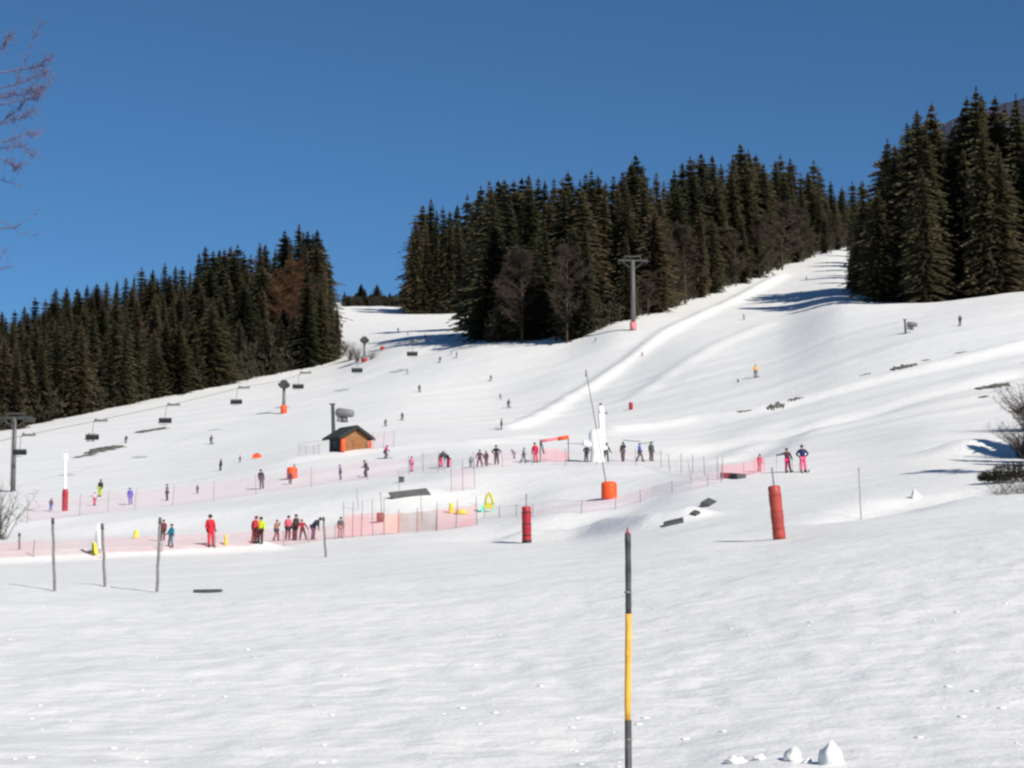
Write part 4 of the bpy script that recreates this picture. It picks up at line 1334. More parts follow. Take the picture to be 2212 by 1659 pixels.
# haul ropes through the pylon heads
def on_rope(t):
    """points along the lift line: bearing and height from the photograph's chairs, distance from the pylons"""
    return t
ropeU = [(-160, 990, 196), (28, 946, 210), (218, 907, 235), (375, 873, 262), (527, 836, p2.y - 28), (613, 822, p2.y), (660, 804, p2.y + 12), (787, 770, p2.y + 32), (906, 735, p2.y + 48), (1010, 704, p2.y + 62)]
r1 = [pt(u, v, y) for u, v, y in ropeU]
side = Vector((1.0, -.35, 0)).normalized()
rp = MB(); rp.tube(r1, .024, 6)
tag(rp.build('haul_rope', M['dark_steel'], None), 'thin dark steel rope that the lift chairs hang from', 'rope')

def make_chair():
    root = empty('lift_chair', (0, 0, 0))
    b = MB(); b.box((0, 0, -.1), (2.0, .16, .34)); b.box((-.75, 0, .12), (.28, .14, .22)); b.box((.75, 0, .12), (.28, .14, .22))
    b.build('grip_beam', M['grey'], root)
    h = MB(); h.tube([(-.9, 0, -.12), (-1.12, 0, -.5), (-1.3, .05, -2.1)], [.045, .045, .045], 6); h.build('hanger', M['steel'], root)
    f = MB(); f.tube([(-2.25, .05, -2.1), (-.35, .05, -2.1)], .05, 6)
    for x in (-2.25, -.35): f.tube([(x, .05, -2.1), (x, .25, -2.7), (x, -.3, -2.85)], .04, 6)
    f.build('frame', M['dark_steel'], root)
    q = MB(); q.box((-1.3, -.08, -2.82), (1.95, .52, .12)); q.build('seat', M['black'], root)
    q = MB(); q.box((-1.3, .24, -2.48), (1.95, .09, .62)); q.build('backrest', M['black'], root)
    q = MB(); q.tube([(-2.2, -.1, -2.45), (-2.2, -.5, -2.5), (-.4, -.5, -2.5), (-.4, -.1, -2.45)], .028, 5)
    q.tube([(-1.3, -.5, -2.5), (-1.3, -.62, -3.15)], .025, 5); q.tube([(-2.0, -.62, -3.15), (-.6, -.62, -3.15)], .028, 5)
    q.build('safety_bar', M['dark_steel'], root)
    return root
chair0 = make_chair()
CH = [(62, 938, 215, .76, 'lift chair just right of the pylon at the left edge, below the wood'), (218, 907, 235, .80, 'lift chair carrying two riders above the dark bare patches'), (375, 873, 262, .85, 'second lift chair up the line, empty, left of centre of the left slope'),
      (527, 836, p2.y - 28, .92, 'lift chair next below the slim pylon with the red foot'), (660, 804, p2.y + 12, 1.0, 'lift chair next above the slim pylon with the red foot'), (787, 770, p2.y + 32, 1.03, 'lift chair passing in front of the farthest pylon'), (906, 735, p2.y + 48, 1.06, 'farthest lift chair, high on the distant run')]
for i, (u, v, y, s, lab) in enumerate(CH):
    o = chair0 if i == 0 else copy_tree(chair0)
    o.location = pt(u, v, y)
    o.scale = (s, s, s)
    o.rotation_euler = (0, 0, R(-8 + i * 1.5))
    tag(o, lab, 'lift chair', 'chairs hanging on the lift rope')
    if i == 1:
        for dx, jk, hl, lb in ((-.95, '3a3c40', '8a8c90', 'rider with a grey helmet on the lift chair, the right one of two'), (-1.65, '2c2e30', '333538', 'rider in black on the lift chair, the left one of two')):
            r = person(u, 1000, 26, 'sit', 0, jk, '34363a', hl, lb, 'riders on a lift chair')
            c, sn = math.cos(o.rotation_euler.z), math.sin(o.rotation_euler.z)
            x, yy = dx * s, -.06 * s
            r.location = o.location + Vector((x * c - yy * sn, x * sn + yy * c, (-2.76 - .40) * s))
            r.rotation_euler = (0, 0, o.rotation_euler.z)
            r.scale = (s * .95,) * 3

# ------------------------------------------------------------------ cabin
def cabin():
    p = gp(745, 979)
    s = p.y / F
    th = R(33)
    W = 57 * s / math.cos(th) * .94
    L = 36 * s / math.sin(th) * .90
    Hw, Hp = 36 * s, 55 * s                       # eaves and ridge heights
    # local: gable front faces -Y, width along X; origin at the left front corner
    root = empty('wooden_cabin', gp(739, 976), th)
    tag(root, 'small wooden cabin with a dark roof and an orange-brown front wall', 'cabin')
    b = MB()                                        # front wall with gable
    b.add([(0, 0, -.6), (W, 0, -.6), (W, 0, Hw), (W / 2, 0, Hp - .12), (0, 0, Hw), (0, .12, -.6), (W, .12, -.6), (W, .12, Hw), (W / 2, .12, Hp - .12), (0, .12, Hw)],
          [(0, 1, 2, 3, 4), (9, 8, 7, 6, 5), (0, 5, 6, 1), (1, 6, 7, 2), (2, 7, 8, 3), (3, 8, 9, 4), (4, 9, 5, 0)])
    b.build('front_wall', M['timber'], root)
    b = MB()
    b.box((.06, .12 + (L - .24) / 2, Hw / 2 - .3), (.12, L - .24, Hw + .6))
    b.build('side_wall', M['wall_shaded'], root)  # left wall, painted darker than the front to carry its shade
    b = MB(); b.box((W - .06, .12 + (L - .24) / 2, Hw / 2 - .3), (.12, L - .24, Hw + .6)); b.build('side_wall', M['timber'], root)
    b = MB()
    b.add([(0, L, -.6), (W, L, -.6), (W, L, Hw), (W / 2, L, Hp - .12), (0, L, Hw), (0, L - .12, -.6), (W, L - .12, -.6), (W, L - .12, Hw), (W / 2, L - .12, Hp - .12), (0, L - .12, Hw)],
          [(4, 3, 2, 1, 0), (5, 6, 7, 8, 9), (0, 1, 6, 5), (1, 2, 7, 6), (2, 3, 8, 7), (3, 4, 9, 8), (4, 0, 5, 9)])
    b.build('back_wall', M['wall_shaded'], root)
    ov, oe, tk = .45, .62, .22
    sl = (Hp - Hw) / (W / 2)
    rf = MB()
    for sx in (0, 1):
        xe = -oe if sx == 0 else W + oe
        ze = Hw - oe * sl
        a = [(W / 2, -ov, Hp), (xe, -ov, ze), (xe, L + ov, ze), (W / 2, L + ov, Hp)]
        bq = [(x, y, z + tk) for x, y, z in a]
        rf.add(a + bq, [(0, 1, 2, 3), (7, 6, 5, 4), (0, 4, 5, 1), (1, 5, 6, 2), (2, 6, 7, 3)])
    roof = rf.build('roof', M['roof'], root)
    fa = MB()
    for sx in (0, 1):
        xe = -oe if sx == 0 else W + oe
        ze = Hw - oe * sl
        a = [(W / 2, -ov - .05, Hp - .12), (xe, -ov - .05, ze - .12), (xe, -ov - .05, ze + tk), (W / 2, -ov - .05, Hp + tk)]
        c2 = [(x, -ov - .004, z) for x, y, z in a]
        fa.add(a + c2, [(0, 1, 2, 3), (7, 6, 5, 4), (0, 4, 5, 1), (3, 2, 6, 7), (1, 5, 6, 2)])
    fa.build('bargeboard', M['black'], root)
    d = MB(); d.box((W * .62, -.035, Hw * .36), (W * .42, .07, Hw * .82)); do = d.build('door', mat('door_boards', (.24, .105, .040), .7, .2, 3.0), root)
    h = MB(); h.tube([(W * .46, -.11, Hw * .34), (W * .46, -.11, Hw * .48)], .02, 6); h.build('handle', M['dark_steel'], do)
    e = MB(); e.box((W / 2, -.06, -.02), (W * .98, .12, .16)); e.build('sill', M['slab'], root)
    w2 = MB(); w2.box((-.03, L * .5, Hw * .58), (.05, L * .3, Hw * .32)); wf = w2.build('window', M['slab'], root)
    w3 = MB(); w3.box((-.062, L * .5, Hw * .58), (.012, L * .25, Hw * .26)); w3.build('pane', M['lens'], wf)
    for x, y, zz, hh, r in ((-.1, -.35, 0, 26 * s, 5.2 * s), (W + .1, -.3, 8 * s, 17 * s, 3.6 * s)):
        c = MB(); c.lathe([(r * .9, zz), (r, zz + .05), (r, zz + hh), (r * .85, zz + hh + .06)], (x, y, 0), 14)
        c.build('corner_pad', M['orange_pad'], root, True)
cabin()

# ------------------------------------------------------------------ snow guns
def fan_gun(u, vb, vt, label, sc, y=None, rz=0.0, padm=None):
    p = gp(u, vb) if y is None else gy(u, y)
    s = p.y / F
    H = (pt(u, vt, p.y).z - p.z)
    root = empty('snow_gun', p, rz)
    tag(root, label, 'snow gun')
    m = MB(); m.tube([(.15 * sc, 0, -.4), (0, 0, H)], [.20 * sc, .15 * sc], 10); m.box((-.02 * sc, 0, H), (.55 * sc, .3 * sc, .12 * sc)); m.build('post', M['dark_steel'], root)
    b = MB()
    ax = Vector((1, -.25, -.12)).normalized()
    o = Vector((.35, 0, 0)) * sc + Vector((0, 0, H - .75 * sc))
    b.tube([o, o + ax * .15 * sc, o + ax * .9 * sc, o + ax * 1.65 * sc, o + ax * 1.7 * sc], [.30 * sc, .40 * sc, .40 * sc, .34 * sc, .26 * sc], 14)
    b.build('barrel', M['grey'], root, True)
    k = MB(); k.box(o + Vector((.3 * sc, 0, -.55 * sc)), (.5 * sc, .4 * sc, .7 * sc)); k.build('yoke', M['grey'], root)
    k = MB(); k.tube([o + Vector((.75 * sc, 0, -.95 * sc)), o + Vector((.75 * sc, 0, -.45 * sc))], [.36 * sc, .30 * sc], 10); k.build('motor', M['steel'], root, True)
fan_gun(719, 940, 873, 'snow gun on a dark post rising behind the cabin roof', 1.3, y=247)
fan_gun(1955, 721, 690, 'snow gun with a grey barrel standing high on the right slope', .85)

def lance(u, vb, ut, vt, label, padm, padw, padh, polem, rpx=1.6, hood=False):
    p = gp(u, vb); s = p.y / F
    root = empty('snow_lance', p)
    tag(root, label, 'snow lance')
    tip = pt(ut, vt, p.y) - p
    m = MB(); r = rpx * s
    m.tube([(0, 0, -.2), (tip.x * .3, 0, tip.z * .3), (tip.x * .97, 0, tip.z * .97), tip], [r * 1.3, r * 1.15, r * .8, r * .7], 8)
    m.build('lance_pipe', M[polem], root, True)
    n = MB()
    n.tube([tip - Vector((0, 0, .35)), tip + Vector((0, 0, .1))], [r * 1.9, r * 1.5], 8); n.build('nozzle_head', M['white' if polem == 'white' else 'grey'], root)
    if padm:
        w, h = padw * s / 2, padh * s
        b = MB()
        prof = [(w * .93, .0), (w, .08), (w, h * .82), (w * .86, h * .96), (w * .55, h)]
        b.lathe(prof, (0, 0, 0), 18, 1.0, .9)
        b.build('crash_pad', M[padm], root, True)
        for z in (.3, .68):
            st = MB(); st.lathe([(w * 1.008, h * z), (w * 1.02, h * z + .01), (w * 1.02, h * z + .05), (w * 1.008, h * z + .06)], (0, 0, 0), 18, 1.0, .9); st.build('strap', M[padm], root)
    return root, p, s
lance(1316, 1078, 1266, 802, 'long thin snow lance leaning left out of an orange padded foot', 'orange_pad', 34, 38, 'steel', 1.0)
lance(631, 1034, 636, 1004, 'short post wrapped in an orange pad on the terrace below the cabin', 'orange_pad', 23, 25, 'grey', 1.2)
rt, rpos, rs = lance(140, 1104, 141, 983, 'white snow gun post with a red pad round its foot', 'red_pad', 13, 48, 'white', 3.3)

def covered_gun():
    p = gp(1290, 998); s = p.y / F
    root = empty('covered_snow_gun', p)
    tag(root, 'snow gun wrapped in a white cover among the people on the terrace', 'snow gun')
    H = 71 * s
    m = MB(); m.lathe([(15 * s, -.1), (15.5 * s, .1), (13 * s, H * .30), (16 * s, H * .52), (18 * s, H * .66), (18 * s, H * .84), (14.5 * s, H * .95), (8 * s, H), (.02, H * 1.01)], (0, 0, 0), 20, 1, .8)
    m.build('cover', M['white'], root, True)
    a = MB(); a.tube([(-14 * s, -.1, H * .52), (-24 * s, -.15, H * .56), (-31 * s, -.2, H * .57)], [6 * s, 7 * s, 6.5 * s], 10); a.build('nozzle_arm', M['white'], root, True)
    a = MB(); a.tube([(12 * s, -.1, H * .40), (22 * s, -.15, H * .43)], [5 * s, 3.5 * s], 8); a.build('side_arm', M['white'], root, True)
covered_gun()
p = gp(1301, 962); s = p.y / F
root = empty('snow_gun_tower', p)
tag(root, 'white tapering post with a grey ring at its top, above the white-covered machine', 'snow gun')
m = MB(); H = 92 * s; m.tube([(0, 0, -.3), (-2 * s, 0, H * .75)], [4 * s, 7.5 * s], 12); m.build('post', M['white'], root, True)
m = MB(); m.tube([(-2 * s, 0, H * .75), (-3 * s, 0, H * .93)], [7.5 * s, 5.5 * s], 12); m.build('head', M['white'], root, True)
m = MB(); m.box((8 * s, 0, H * .76), (9 * s, .22, .16)); m.build('side_bracket', M['grey'], root)
m = MB(); m.tube([(-4 * s, 0, H * .93), (-2 * s, 0, H)], [2.4 * s, 3.4 * s], 10); m.build('nozzle_ring', M['grey'], root, True)

# ------------------------------------------------------------------ padded posts, poles and flags
def padded_post(u, vb, ut, vt, wpx, padm, label, dark, dx):
    p = gp(u, vb); s = p.y / F
    root = empty('padded_post', p)
    tag(root, label, 'padded post')
    tip = pt(ut, vt, p.y) - p
    up = tip.normalized()
    m = MB(); m.tube([-up * .2, tip + up * .75], [.035, .03], 8); m.build('post', M['grey'], root)
    w = wpx * s / 2; h = tip.length
    b = MB(); N = 9
    pts = [up * (h * k / N) for k in range(N + 1)]
    rad = [w * (1 + .05 * math.sin(k * 2.1)) for k in range(N + 1)]
    b.tube([up * .0] + pts[0:1] + pts[1:] + [up * (h + .05)], [w * .82] + rad + [w * .7], 20)
    b.build('pad', M[padm], root, True)
    for z in (.2, .52, .84):
        st = MB(); st.tube([up * (h * z), up * (h * z + .05)], w * 1.07, 20); st.build('strap', M['black'] if dark else M[padm], root, True)
    if dark:
        st = MB(); st.tube([up * -.02, up * .16], w * 1.04, 20); st.build('foot_band', M['black'], root, True)
padded_post(1138, 1173, 1137, 1096, 20, 'red_pad', 'upright red padded post with a black foot, right of the red netting', True, 0)
padded_post(1684, 1165, 1672, 1052, 27, 'brick_pad', 'brick red padded post leaning left on the near right slope', False, 0)

# striped marker pole close by
base = gy(1357, 15.6); base = Vector((pt(1357, 1500, 15.6).x, 15.6, sample(pt(1357, 1500, 15.6).x, 15.6)))
root = empty('marker_pole', base)
tag(root, 'black and yellow striped marker pole in the foreground', 'marker pole')
def zat(v): return pt(1357, v, 15.6).z - base.z
def seg(name, v0, v1, r, m):
    k = MB(); z0, z1 = zat(v0), zat(v1)
    x = lambda v: (1358 - (v - 1140) * .003 - 1357) * 15.6 / F + .004 * math.sin(v * .011)
    n = 8
    k.tube([(x(v0 + (v1 - v0) * i / n), 0, z0 + (z1 - z0) * i / n) for i in range(n + 1)], [r * (1 + .04 * math.sin(i * 1.9 + v0)) for i in range(n + 1)], 14)
    k.build(name, M[m], root, True)
b0 = 1300 + 1.7 / 15.6 * F
k = MB(); k.tube([(-.002, 0, -.3), (-.002, 0, zat(1556))], .0262, 14); k.build('black_band', M['pole_black'], root, True)
seg('yellow_band', 1556, 1326, .0238, 'amber')
seg('black_band', 1326, 1153, .0228, 'pole_black')
k = MB(); k.tube([(.002, 0, zat(1153)), (.002, 0, zat(1147)), (.002, 0, zat(1139))], [.020, .008, .005], 10); k.build('tip', M['brick_pad'], root, True)
for v in (1418, 1282, 1600):
    k = MB(); k.tube([(.001, 0, zat(v)), (.001, 0, zat(v - 5))], .0258 if v < 1500 else .028, 14); k.build('joint_ring', M['amber'] if 1330 < v < 1550 else M['grey'], root, True)

def wood_pole(u, vb, ut, vt, rpx, label, group='thin wooden poles at the foot of the slope'):
    p = gp(u, vb); s = p.y / F
    tip = pt(ut, vt, p.y + .2) - p
    root = empty('wooden_pole', p); tag(root, label, 'pole', group)
    m = MB(); n = 6
    m.tube([Vector((0, 0, -.25))] + [tip * (i / n) + Vector((.012 * math.sin(i * 2.3 + u), 0, 0)) * (i > 0) for i in range(n + 1)], [rpx * s * 1.1] + [rpx * s * (1.05 - .15 * i / n) for i in range(n + 1)], 10)
    m.build('shaft', M['pole_grey'], root, True)
    m = MB(); m.tube([tip - tip.normalized() * .16, tip + tip.normalized() * .03], [rpx * s * 1.12, rpx * s * 1.0], 10); m.build('cap', M['pole_black'], root, True)
    return root
wood_pole(118, 1277, 114, 1121, 3.1, 'leftmost of the three wooden poles at the near left, standing upright')
wood_pole(227, 1268, 221, 1133, 3.0, 'wooden pole next to the white flag, second from the left')
wood_pole(339, 1279, 346, 1120, 3.2, 'wooden pole leaning slightly right, third from the left')
wood_pole(704, 1204, 699, 1118, 2.4, 'wooden pole in front of the red netting, far right of the other three')
wood_pole(42, 1188, 42, 1153, 2.6, 'short dark pole in the red netting at the far left')
wood_pole(1860, 1122, 1855, 1012, 1.0, 'very thin grey pole on the slope right of the leaning red pad')

def flag():
    p = gp(218, 1205); s = p.y / F
    root = empty('feather_flag', p); tag(root, 'narrow white feather flag left of the second wooden pole', 'flag')
    m = MB(); m.tube([(0, 0, -.1), (-4 * s, 0, 50 * s), (-5 * s, 0, 74 * s)], [.02, .016, .01], 6); m.build('flagpole', M['grey'], root)
    f = MB(); N = 10
    for i in range(N + 1):
        t = i / N
        z = (20 + 54 * t) * s
        wl = (4 + 8 * math.sin(PI * min(1, t * .9 + .12))) * s
        f.v += [(-1 * s - 4 * s * t, -.02, z), (-wl - 3 * s * t, -.02 + .05 * math.sin(t * 5), z), (-1 * s - 4 * s * t, .0, z), (-wl - 3 * s * t, .05 * math.sin(t * 5), z)]
    for i in range(N):
        a = i * 4
        f.f += [(a, a + 1, a + 5, a + 4), (a + 2, a + 6, a + 7, a + 3), (a + 1, a + 3, a + 7, a + 5)]
    f.build('flag_cloth', M['white'], root, True)
flag()

# ------------------------------------------------------------------ safety netting with its posts
def net(path, hpx, m, label, post_px, postm='grey', rise=1.0, group='safety nets', lean=0.0, rpost=.022):
    P3 = [gp(u, v) for u, v in path]
    P3 = [p for p in P3 if p is not None]
    root = empty('safety_net', P3[0]); o = P3[0].copy()
    tag(root, label, 'net', group)
    pts = []
    for a, b in zip(P3[:-1], P3[1:]):
        n = max(2, int((b - a).length / .8))
        for k in range(n): pts.append(a.lerp(b, k / n))
    pts.append(P3[-1])
    for q in pts: q.z = sample(q.x, q.y)
    H = hpx * P3[len(P3) // 2].y / F
    rd = random.Random(int(path[0][0]) + 5)
    k = MB()
    acc, nxt = 0.0, 0.0
    posts = []
    for i, q in enumerate(pts):
        if i: acc += (q - pts[i - 1]).length
        if acc >= nxt or i == len(pts) - 1:
            posts.append(i); nxt = acc + post_px * P3[0].y / F
    pset = sorted(posts)
    for i, q in enumerate(pts):
        j = np.searchsorted(pset, i); a = pset[max(0, j - 1)]; b = pset[min(j, len(pset) - 1)]
        t = 0 if b == a else (i - a) / (b - a)
        sag = 4 * t * (1 - t) * H * .07
        w = rd.uniform(-.04, .04)
        for f in (0.02, .35, .68, 1.0):
            k.v.append(tuple(q - o + Vector((w * f, w, H * f - sag * f + .02))))
    for i in range(len(pts) - 1):
        for c in range(3):
            a = i * 4 + c
            k.f.append((a, a + 4, a + 5, a + 1))
    k.build('netting', M[m], root)
    for i in posts:
        q = pts[i] - o
        ln = Vector((rd.uniform(-.08, .08) * H, rd.uniform(-.05, .05), 0))
        b = MB(); b.tube([q + Vector((0, -.03, -.15)), q + ln * .5 + Vector((0, -.03, H * .55)), q + ln + Vector((0, -.03, H * 1.08 * rise))], [rpost, rpost, rpost * .8], 6)
        b.build('post', M[postm], root)
    return root
net([(-60, 1210), (0, 1206), (180, 1198), (350, 1191), (542, 1180), (705, 1167), (742, 1163)], 34, 'net_faint', 'long faded red safety net behind the wooden poles at the lower left', 110, 'grey')
net([(742, 1163), (780, 1159), (830, 1155)], 48, 'net_red', 'short red safety net between the tall posts left of the orange one', 30, 'grey', 1.5)
net([(830, 1155), (860, 1152), (942, 1146)], 44, 'net_orange', 'orange-tinted safety net below the dark tilted board', 40, 'brick_pad', 1.1)
net([(944, 1146), (985, 1141), (1031, 1135)], 46, 'net_red', 'red safety net at the right end of the front row, beside the yellow arch', 40, 'grey', 1.25)
net([(60, 1129), (161, 1117), (300, 1101), (443, 1085), (571, 1065), (773, 1039), (877, 1026), (960, 1019)], 40, 'net_lilac', 'long pale lilac safety net along the left half of the upper terrace', 120)
net([(1022, 1014), (1123, 1006), (1236, 1006), (1330, 1005), (1417, 1007), (1492, 1024), (1560, 1036)], 36, 'net_lilac', 'pale lilac safety net along the right half of the upper terrace', 110)
net([(1560, 1036), (1606, 1030), (1652, 1018)], 30, 'net_pink', 'bright pink safety net where the upper terrace bends, left of the two skiers in pink', 45, 'pink')
net([(1045, 1120), (1115, 1116), (1151, 1117), (1256, 1109), (1347, 1097), (1407, 1075), (1498, 1058), (1558, 1043)], 26, 'net_lilac', 'pale pink safety net curving below the leaning snow lance', 100)
net([(645, 980), (690, 982)], 22, 'net_lilac', 'pale net left of the cabin', 90)
net([(806, 970), (850, 966)], 34, 'net_lilac', 'pale net right of the cabin', 20)
net([(975, 1062), (1000, 1060), (1026, 1056)], 50, 'net_lilac', 'slack pale net hanging between tall thin posts behind the yellow arch', 25, 'grey', 1.3)

def pole_thin(u, vb, ut, vt, label, r=.02):
    p = gp(u, vb); tip = pt(ut, vt, p.y) - p
    m = MB(); m.tube([(0, 0, -.2), tip], [r, r * .8], 6)
    o = m.build('slalom_pole', M['grey'], None, False, p); tag(o, label, 'pole', 'thin poles standing on the practice slope')
pole_thin(863, 1060, 860, 1015, 'thin pole beside the small dark box')
pole_thin(912, 1125, 909, 1070, 'thin pole at the right end of the dark tilted board')
pole_thin(825, 1120, 822, 1062, 'thin dark pole at the left end of the dark tilted board', .03)
pole_thin(775, 1100, 770, 1055, 'thin pole on the bright bank left of the dark tilted board')
pole_thin(1495, 1040, 1486, 998, 'thin pole at the bend of the upper terrace net')

def gate():
    p = gp(1167, 999); q = gp(1228, 997); s = p.y / F
    root = empty('start_gate', p); tag(root, 'pink-topped gate with an orange bar beside the person in raspberry red', 'gate')
    d = q - p
    m = MB(); m.tube([(0, 0, -.1), (.0, 0, 50 * s)], .05, 8); m.build('post', M['grey'], root)
    m = MB(); m.tube([d + Vector((0, 0, -.1)), d + Vector((0, 0, 54 * s))], .05, 8); m.build('post', M['grey'], root)
    m = MB(); a, b = Vector((0, -.05, 46 * s)), d * .62 + Vector((0, -.05, 51 * s)); m.tube([a, a.lerp(b, .5), b], [3 * s, 3.4 * s, 3 * s], 10); m.build('top_roll', M['pink'], root, True)
    m = MB(); a, b = d * .62 + Vector((0, -.05, 50 * s)), d * 1.0 + Vector((0, -.05, 53 * s)); m.tube([a, b], [4.4 * s, 4.4 * s], 10); m.build('orange_bar', M['orange_pad'], root, True)
    m = MB(); m.tube([(2 * s, -.08, 44 * s), (8 * s, -.3, 18 * s)], [2 * s, 1.6 * s], 6); m.build('brace', M['slab'], root)
    k = MB()
    for i in range(9):
        c = d * (i / 8)
        for f in (2, 15, 30): k.v.append((c.x, c.y + .03 + .03 * math.sin(i * 2.2), c.z + f * s * (1 - .25 * (i > 5))))
    for i in range(8):
        for c in range(2): a = i * 3 + c; k.f.append((a, a + 3, a + 4, a + 1))
    k.build('netting', M['net_pink'], root)
gate()

# ------------------------------------------------------------------ small things on the practice slope
def arch():
    p = gp(1056, 1106); s = p.y / F
    root = empty('play_arch', p); tag(root, 'yellow-green arch-shaped play figure on teal feet right of the red netting', 'play arch')
    pts = [(-7, 16), (-6, 26), (-3, 36), (1, 41), (5, 36), (8, 26), (9, 16)]
    m = MB(); m.tube([(x * s, 0, z * s) for x, z in pts], [3.2 * s] * 7, 10); m.build('arch', M['lime'], root, True)
    m = MB(); m.box((0, 0, 13 * s), (20 * s, .12, 13 * s)); m.build('panel', M['lime'], root)
    m = MB(); m.box((-13 * s, 0, 7 * s), (5 * s, .14, 16 * s)); m.build('foot', M['teal'], root)
    m = MB(); m.box((8 * s, 0, 3 * s), (5 * s, .14, 9 * s)); m.build('foot', M['teal'], root)
    m = MB(); m.box((-19 * s, 0, 5 * s), (7 * s, .12, 4 * s)); m.build('side_arm', M['teal'], root)
arch()
def cone(u, v, w, h, label, group='yellow markers on the practice slope'):
    p = gp(u, v); s = p.y / F
    m = MB(); m.lathe([(w * s * .62, 0), (w * s * .62, .04), (w * s * .46, .05), (w * s * .42, h * s * .5), (w * s * .36, h * s * .92), (w * s * .2, h * s)], (0, 0, 0), 14)
    o = m.build('yellow_marker', M['yellow'], None, True, p); tag(o, label, 'marker', group)
cone(204, 1197, 15, 25, 'yellow marker at the foot of the white flag')
cone(294, 1162, 12, 17, 'yellow marker between the second and third wooden poles')
cone(488, 1177, 8, 22, 'slim yellow marker right of the lone person in red')
cone(975, 1108, 12, 22, 'yellow marker behind the right end of the red netting')
cone(996, 1110, 26, 9, 'low wide yellow marker just left of the yellow-green arch')

def slab(u0, v0, u1, v1, depth, th, label, name='dark_board', tilt=0.0, lift=0.0, m='slab', cat='board'):
    a, b = gp(u0, v0), gp(u1, v1)
    mid = (a + b) / 2
    d = b - a; L = d.length
    x = d.normalized(); yv = Vector((-x.y, x.x, tilt)).normalized(); z = x.cross(yv)
    k = MB(); k.box((0, 0, th / 2), (L, depth, th), Matrix((x, yv, z)).transposed())
    o = k.build(name, M[m], None, False, mid + Vector((0, 0, lift))); tag(o, label, cat)
    return o
def tilted_board():
    a, b = gp(848, 1079), gp(926, 1070)
    root = empty('tilted_board', (a + b) / 2)
    tag(root, 'large dark grey board propped up tilted on the bright bank', 'board')
    s = a.y / F
    d = b - a; x = d.normalized()
    yv = Vector((-x.y * .5, x.x * .5, 1)).normalized()
    L, h = d.length * 1.0, 17 * s
    c0 = (a + b) / 2
    k = MB()
    o = Vector((0, 0, .05))
    sh = x * 6 * s
    fr = [o - x * L / 2 + sh * 0, o + x * L / 2 + sh, o + x * L / 2 + yv * h - sh * .3, o - x * L / 2 + yv * h - sh]
    n = x.cross(yv).normalized() * .08
    k.add(fr + [p_ - n for p_ in fr], [(0, 1, 2, 3), (7, 6, 5, 4), (0, 4, 5, 1), (1, 5, 6, 2), (2, 6, 7, 3), (3, 7, 4, 0)])
    k.build('panel', M['slab'], root)
    for t in (-.35, .35):
        q = MB(); q.tube([o + x * L * t + yv * h * .8 + Vector((0, .06, 0)), o + x * L * t + Vector((0, .9, .1))], .04, 6); q.build('prop', M['pole_grey'], root)
tilted_board()
slab(1434, 1137, 1476, 1127, .55, .16, 'dark board lying at the right end of the bright snow ridge', tilt=.3)
slab(1522, 1096, 1538, 1086, .5, .2, 'small dark board on the snow between the two red padded posts', tilt=.4)
slab(1497, 1114, 1507, 1108, .35, .12, 'tiny grey board just below the other small dark board', tilt=.3)
slab(420, 1280, 478, 1279, .14, .09, 'dark plank lying flat in the snow right of the third wooden pole', 'dark_plank', cat='plank')
slab(1565, 1031, 1602, 1034, .6, .3, 'dark low bench shape behind the bright pink netting', 'low_bench', cat='bench')

def small_box(u, v, w, h, m, label, name, cat):
    p = gp(u, v); s = p.y / F
    root = empty(name, p); tag(root, label, cat)
    k = MB(); k.box((0, 0, h * s * .5), (w * s, w * s * .8, h * s), None, .94); k.build('case', M[m], root)
    k = MB(); k.box((0, 0, h * s * 1.04), (w * s * 1.02, w * s * .84, h * s * .12)); k.build('lid', M['black'], root)
    for sx in (-1, 1):
        k = MB(); k.box((sx * w * s * .3, 0, -.02), (w * s * .18, w * s * .7, .06)); k.build('foot', M['black'], root)
small_box(867, 1042, 12, 11, 'slab', 'small dark box standing on the bright bank above the tilted board', 'equipment_box', 'box')
def drum():
    p = gp(822, 1128); s = p.y / F
    root = empty('net_roll', p); tag(root, 'dark rolled-up bundle at the left end of the orange-tinted net', 'roll')
    k = MB(); k.tube([(-8 * s, 0, 11 * s), (0, 0, 11 * s), (8 * s, 0, 11 * s)], [9 * s, 10 * s, 9 * s], 14); k.build('bundle', M['slab'], root, True)
    k = MB(); k.tube([(0, 0, -.1), (0, 0, 9 * s)], .04, 8); k.build('stand', M['grey'], root)
drum()
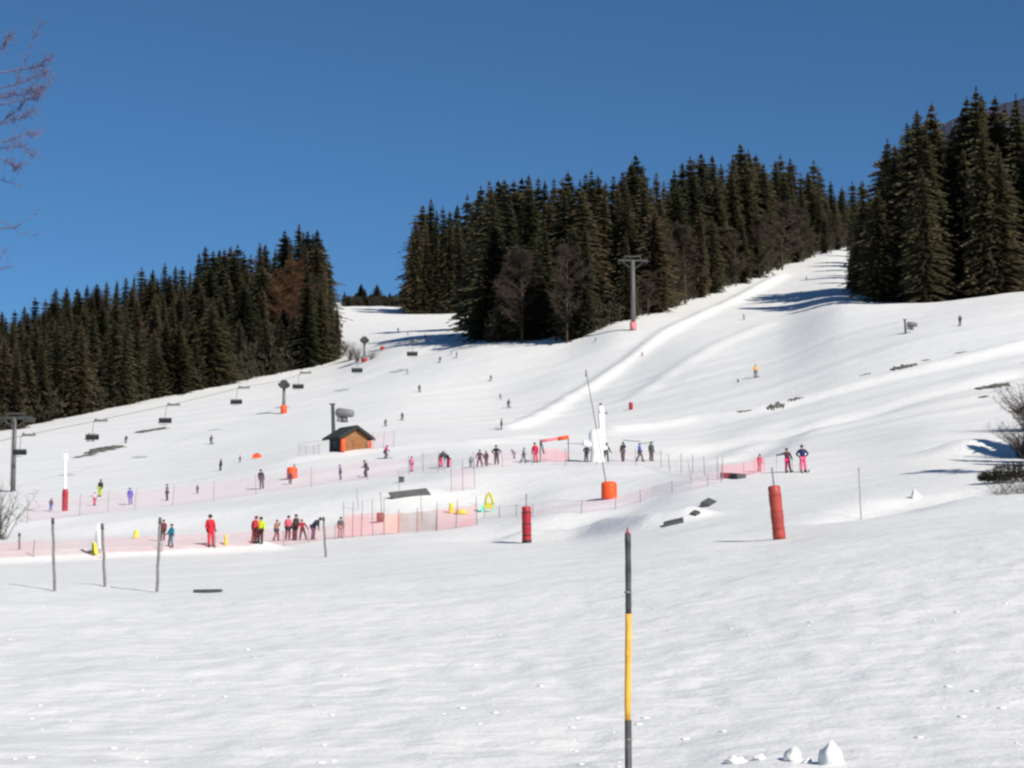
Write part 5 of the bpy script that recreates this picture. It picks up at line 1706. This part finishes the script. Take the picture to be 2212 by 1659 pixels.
def sled():
    p = gp(555, 990); s = p.y / F
    root = empty('red_sledge', p, R(10)); tag(root, 'red rescue sledge lying on the snow above the upper terrace', 'sledge')
    k = MB(); N = 8
    for i in range(N + 1):
        t = i / N; x = (t - .5) * 20 * s
        w = 3.5 * s * math.sin(PI * min(.97, max(.12, t))) ** .5
        for sy, z in ((-1, 8 * s), (-.8, .03), (.8, .03), (1, 8 * s)): k.v.append((x, sy * w, z * (1 - .1 * math.cos(t * 6))))
    for i in range(N):
        for c in range(3): a = i * 4 + c; k.f.append((a, a + 1, a + 5, a + 4))
    k.build('hull', M['orange_pad'], root)
    k = MB(); k.tube([(-7 * s, 0, 7 * s), (0, 0, 8.5 * s), (7 * s, 0, 7.5 * s)], [2 * s, 3.4 * s, 2 * s], 8); k.build('cover', M['red_pad'], root, True)
sled()
def marker_red(u, v, w, h, label, m='red_pad'):
    p = gp(u, v)
    if p is None: return
    s = p.y / F
    k = MB(); k.lathe([(w * s * .45, 0), (w * s * .5, .05), (w * s * .5, h * s * .95), (w * s * .35, h * s)], (0, 0, 0), 12)
    tag(k.build('red_pad', M[m], None, True, p), label, 'pad')
marker_red(1363, 885, 9, 16, 'small red pad standing alone on the right slope')
marker_red(826, 756, 9, 8, 'small red pad at the end of the shrubby strip by the farthest pylon')

def carried_skis(u, v, yy, L, rz, pitch, label):
    o = pt(u, v, yy)
    root = empty('carried_skis', o, R(rz)); tag(root, label, 'skis')
    for k in (-1, 1):
        m = MB()
        N = 10
        for i in range(N + 1):
            t = i / N; x = (t - .5) * L
            z = x * pitch + (max(0, t - .85) / .15) ** 2 * .14
            for sy in (-.04, .04): m.v += [(x, k * .03 + sy * .6, z), (x, k * .03 + sy * .6, z + .05)]
        for i in range(N):
            a = i * 4
            m.f += [(a, a + 4, a + 6, a + 2), (a + 1, a + 3, a + 7, a + 5), (a, a + 1, a + 5, a + 4), (a + 2, a + 6, a + 7, a + 3)]
        m.build('ski', M['slab'], root)
q = gp(1346, 997)
carried_skis(1364, 953, q.y - .1, 1.5, -4, -.10, 'pair of skis carried on the shoulder of the person in brownish grey')
q = gp(1407, 996)
carried_skis(1396, 958, q.y - .1, 1.4, 6, .05, 'pair of skis carried on the shoulder of the tall person in dark grey')

print('trees', NTREE, 'objects', len(bpy.data.objects))
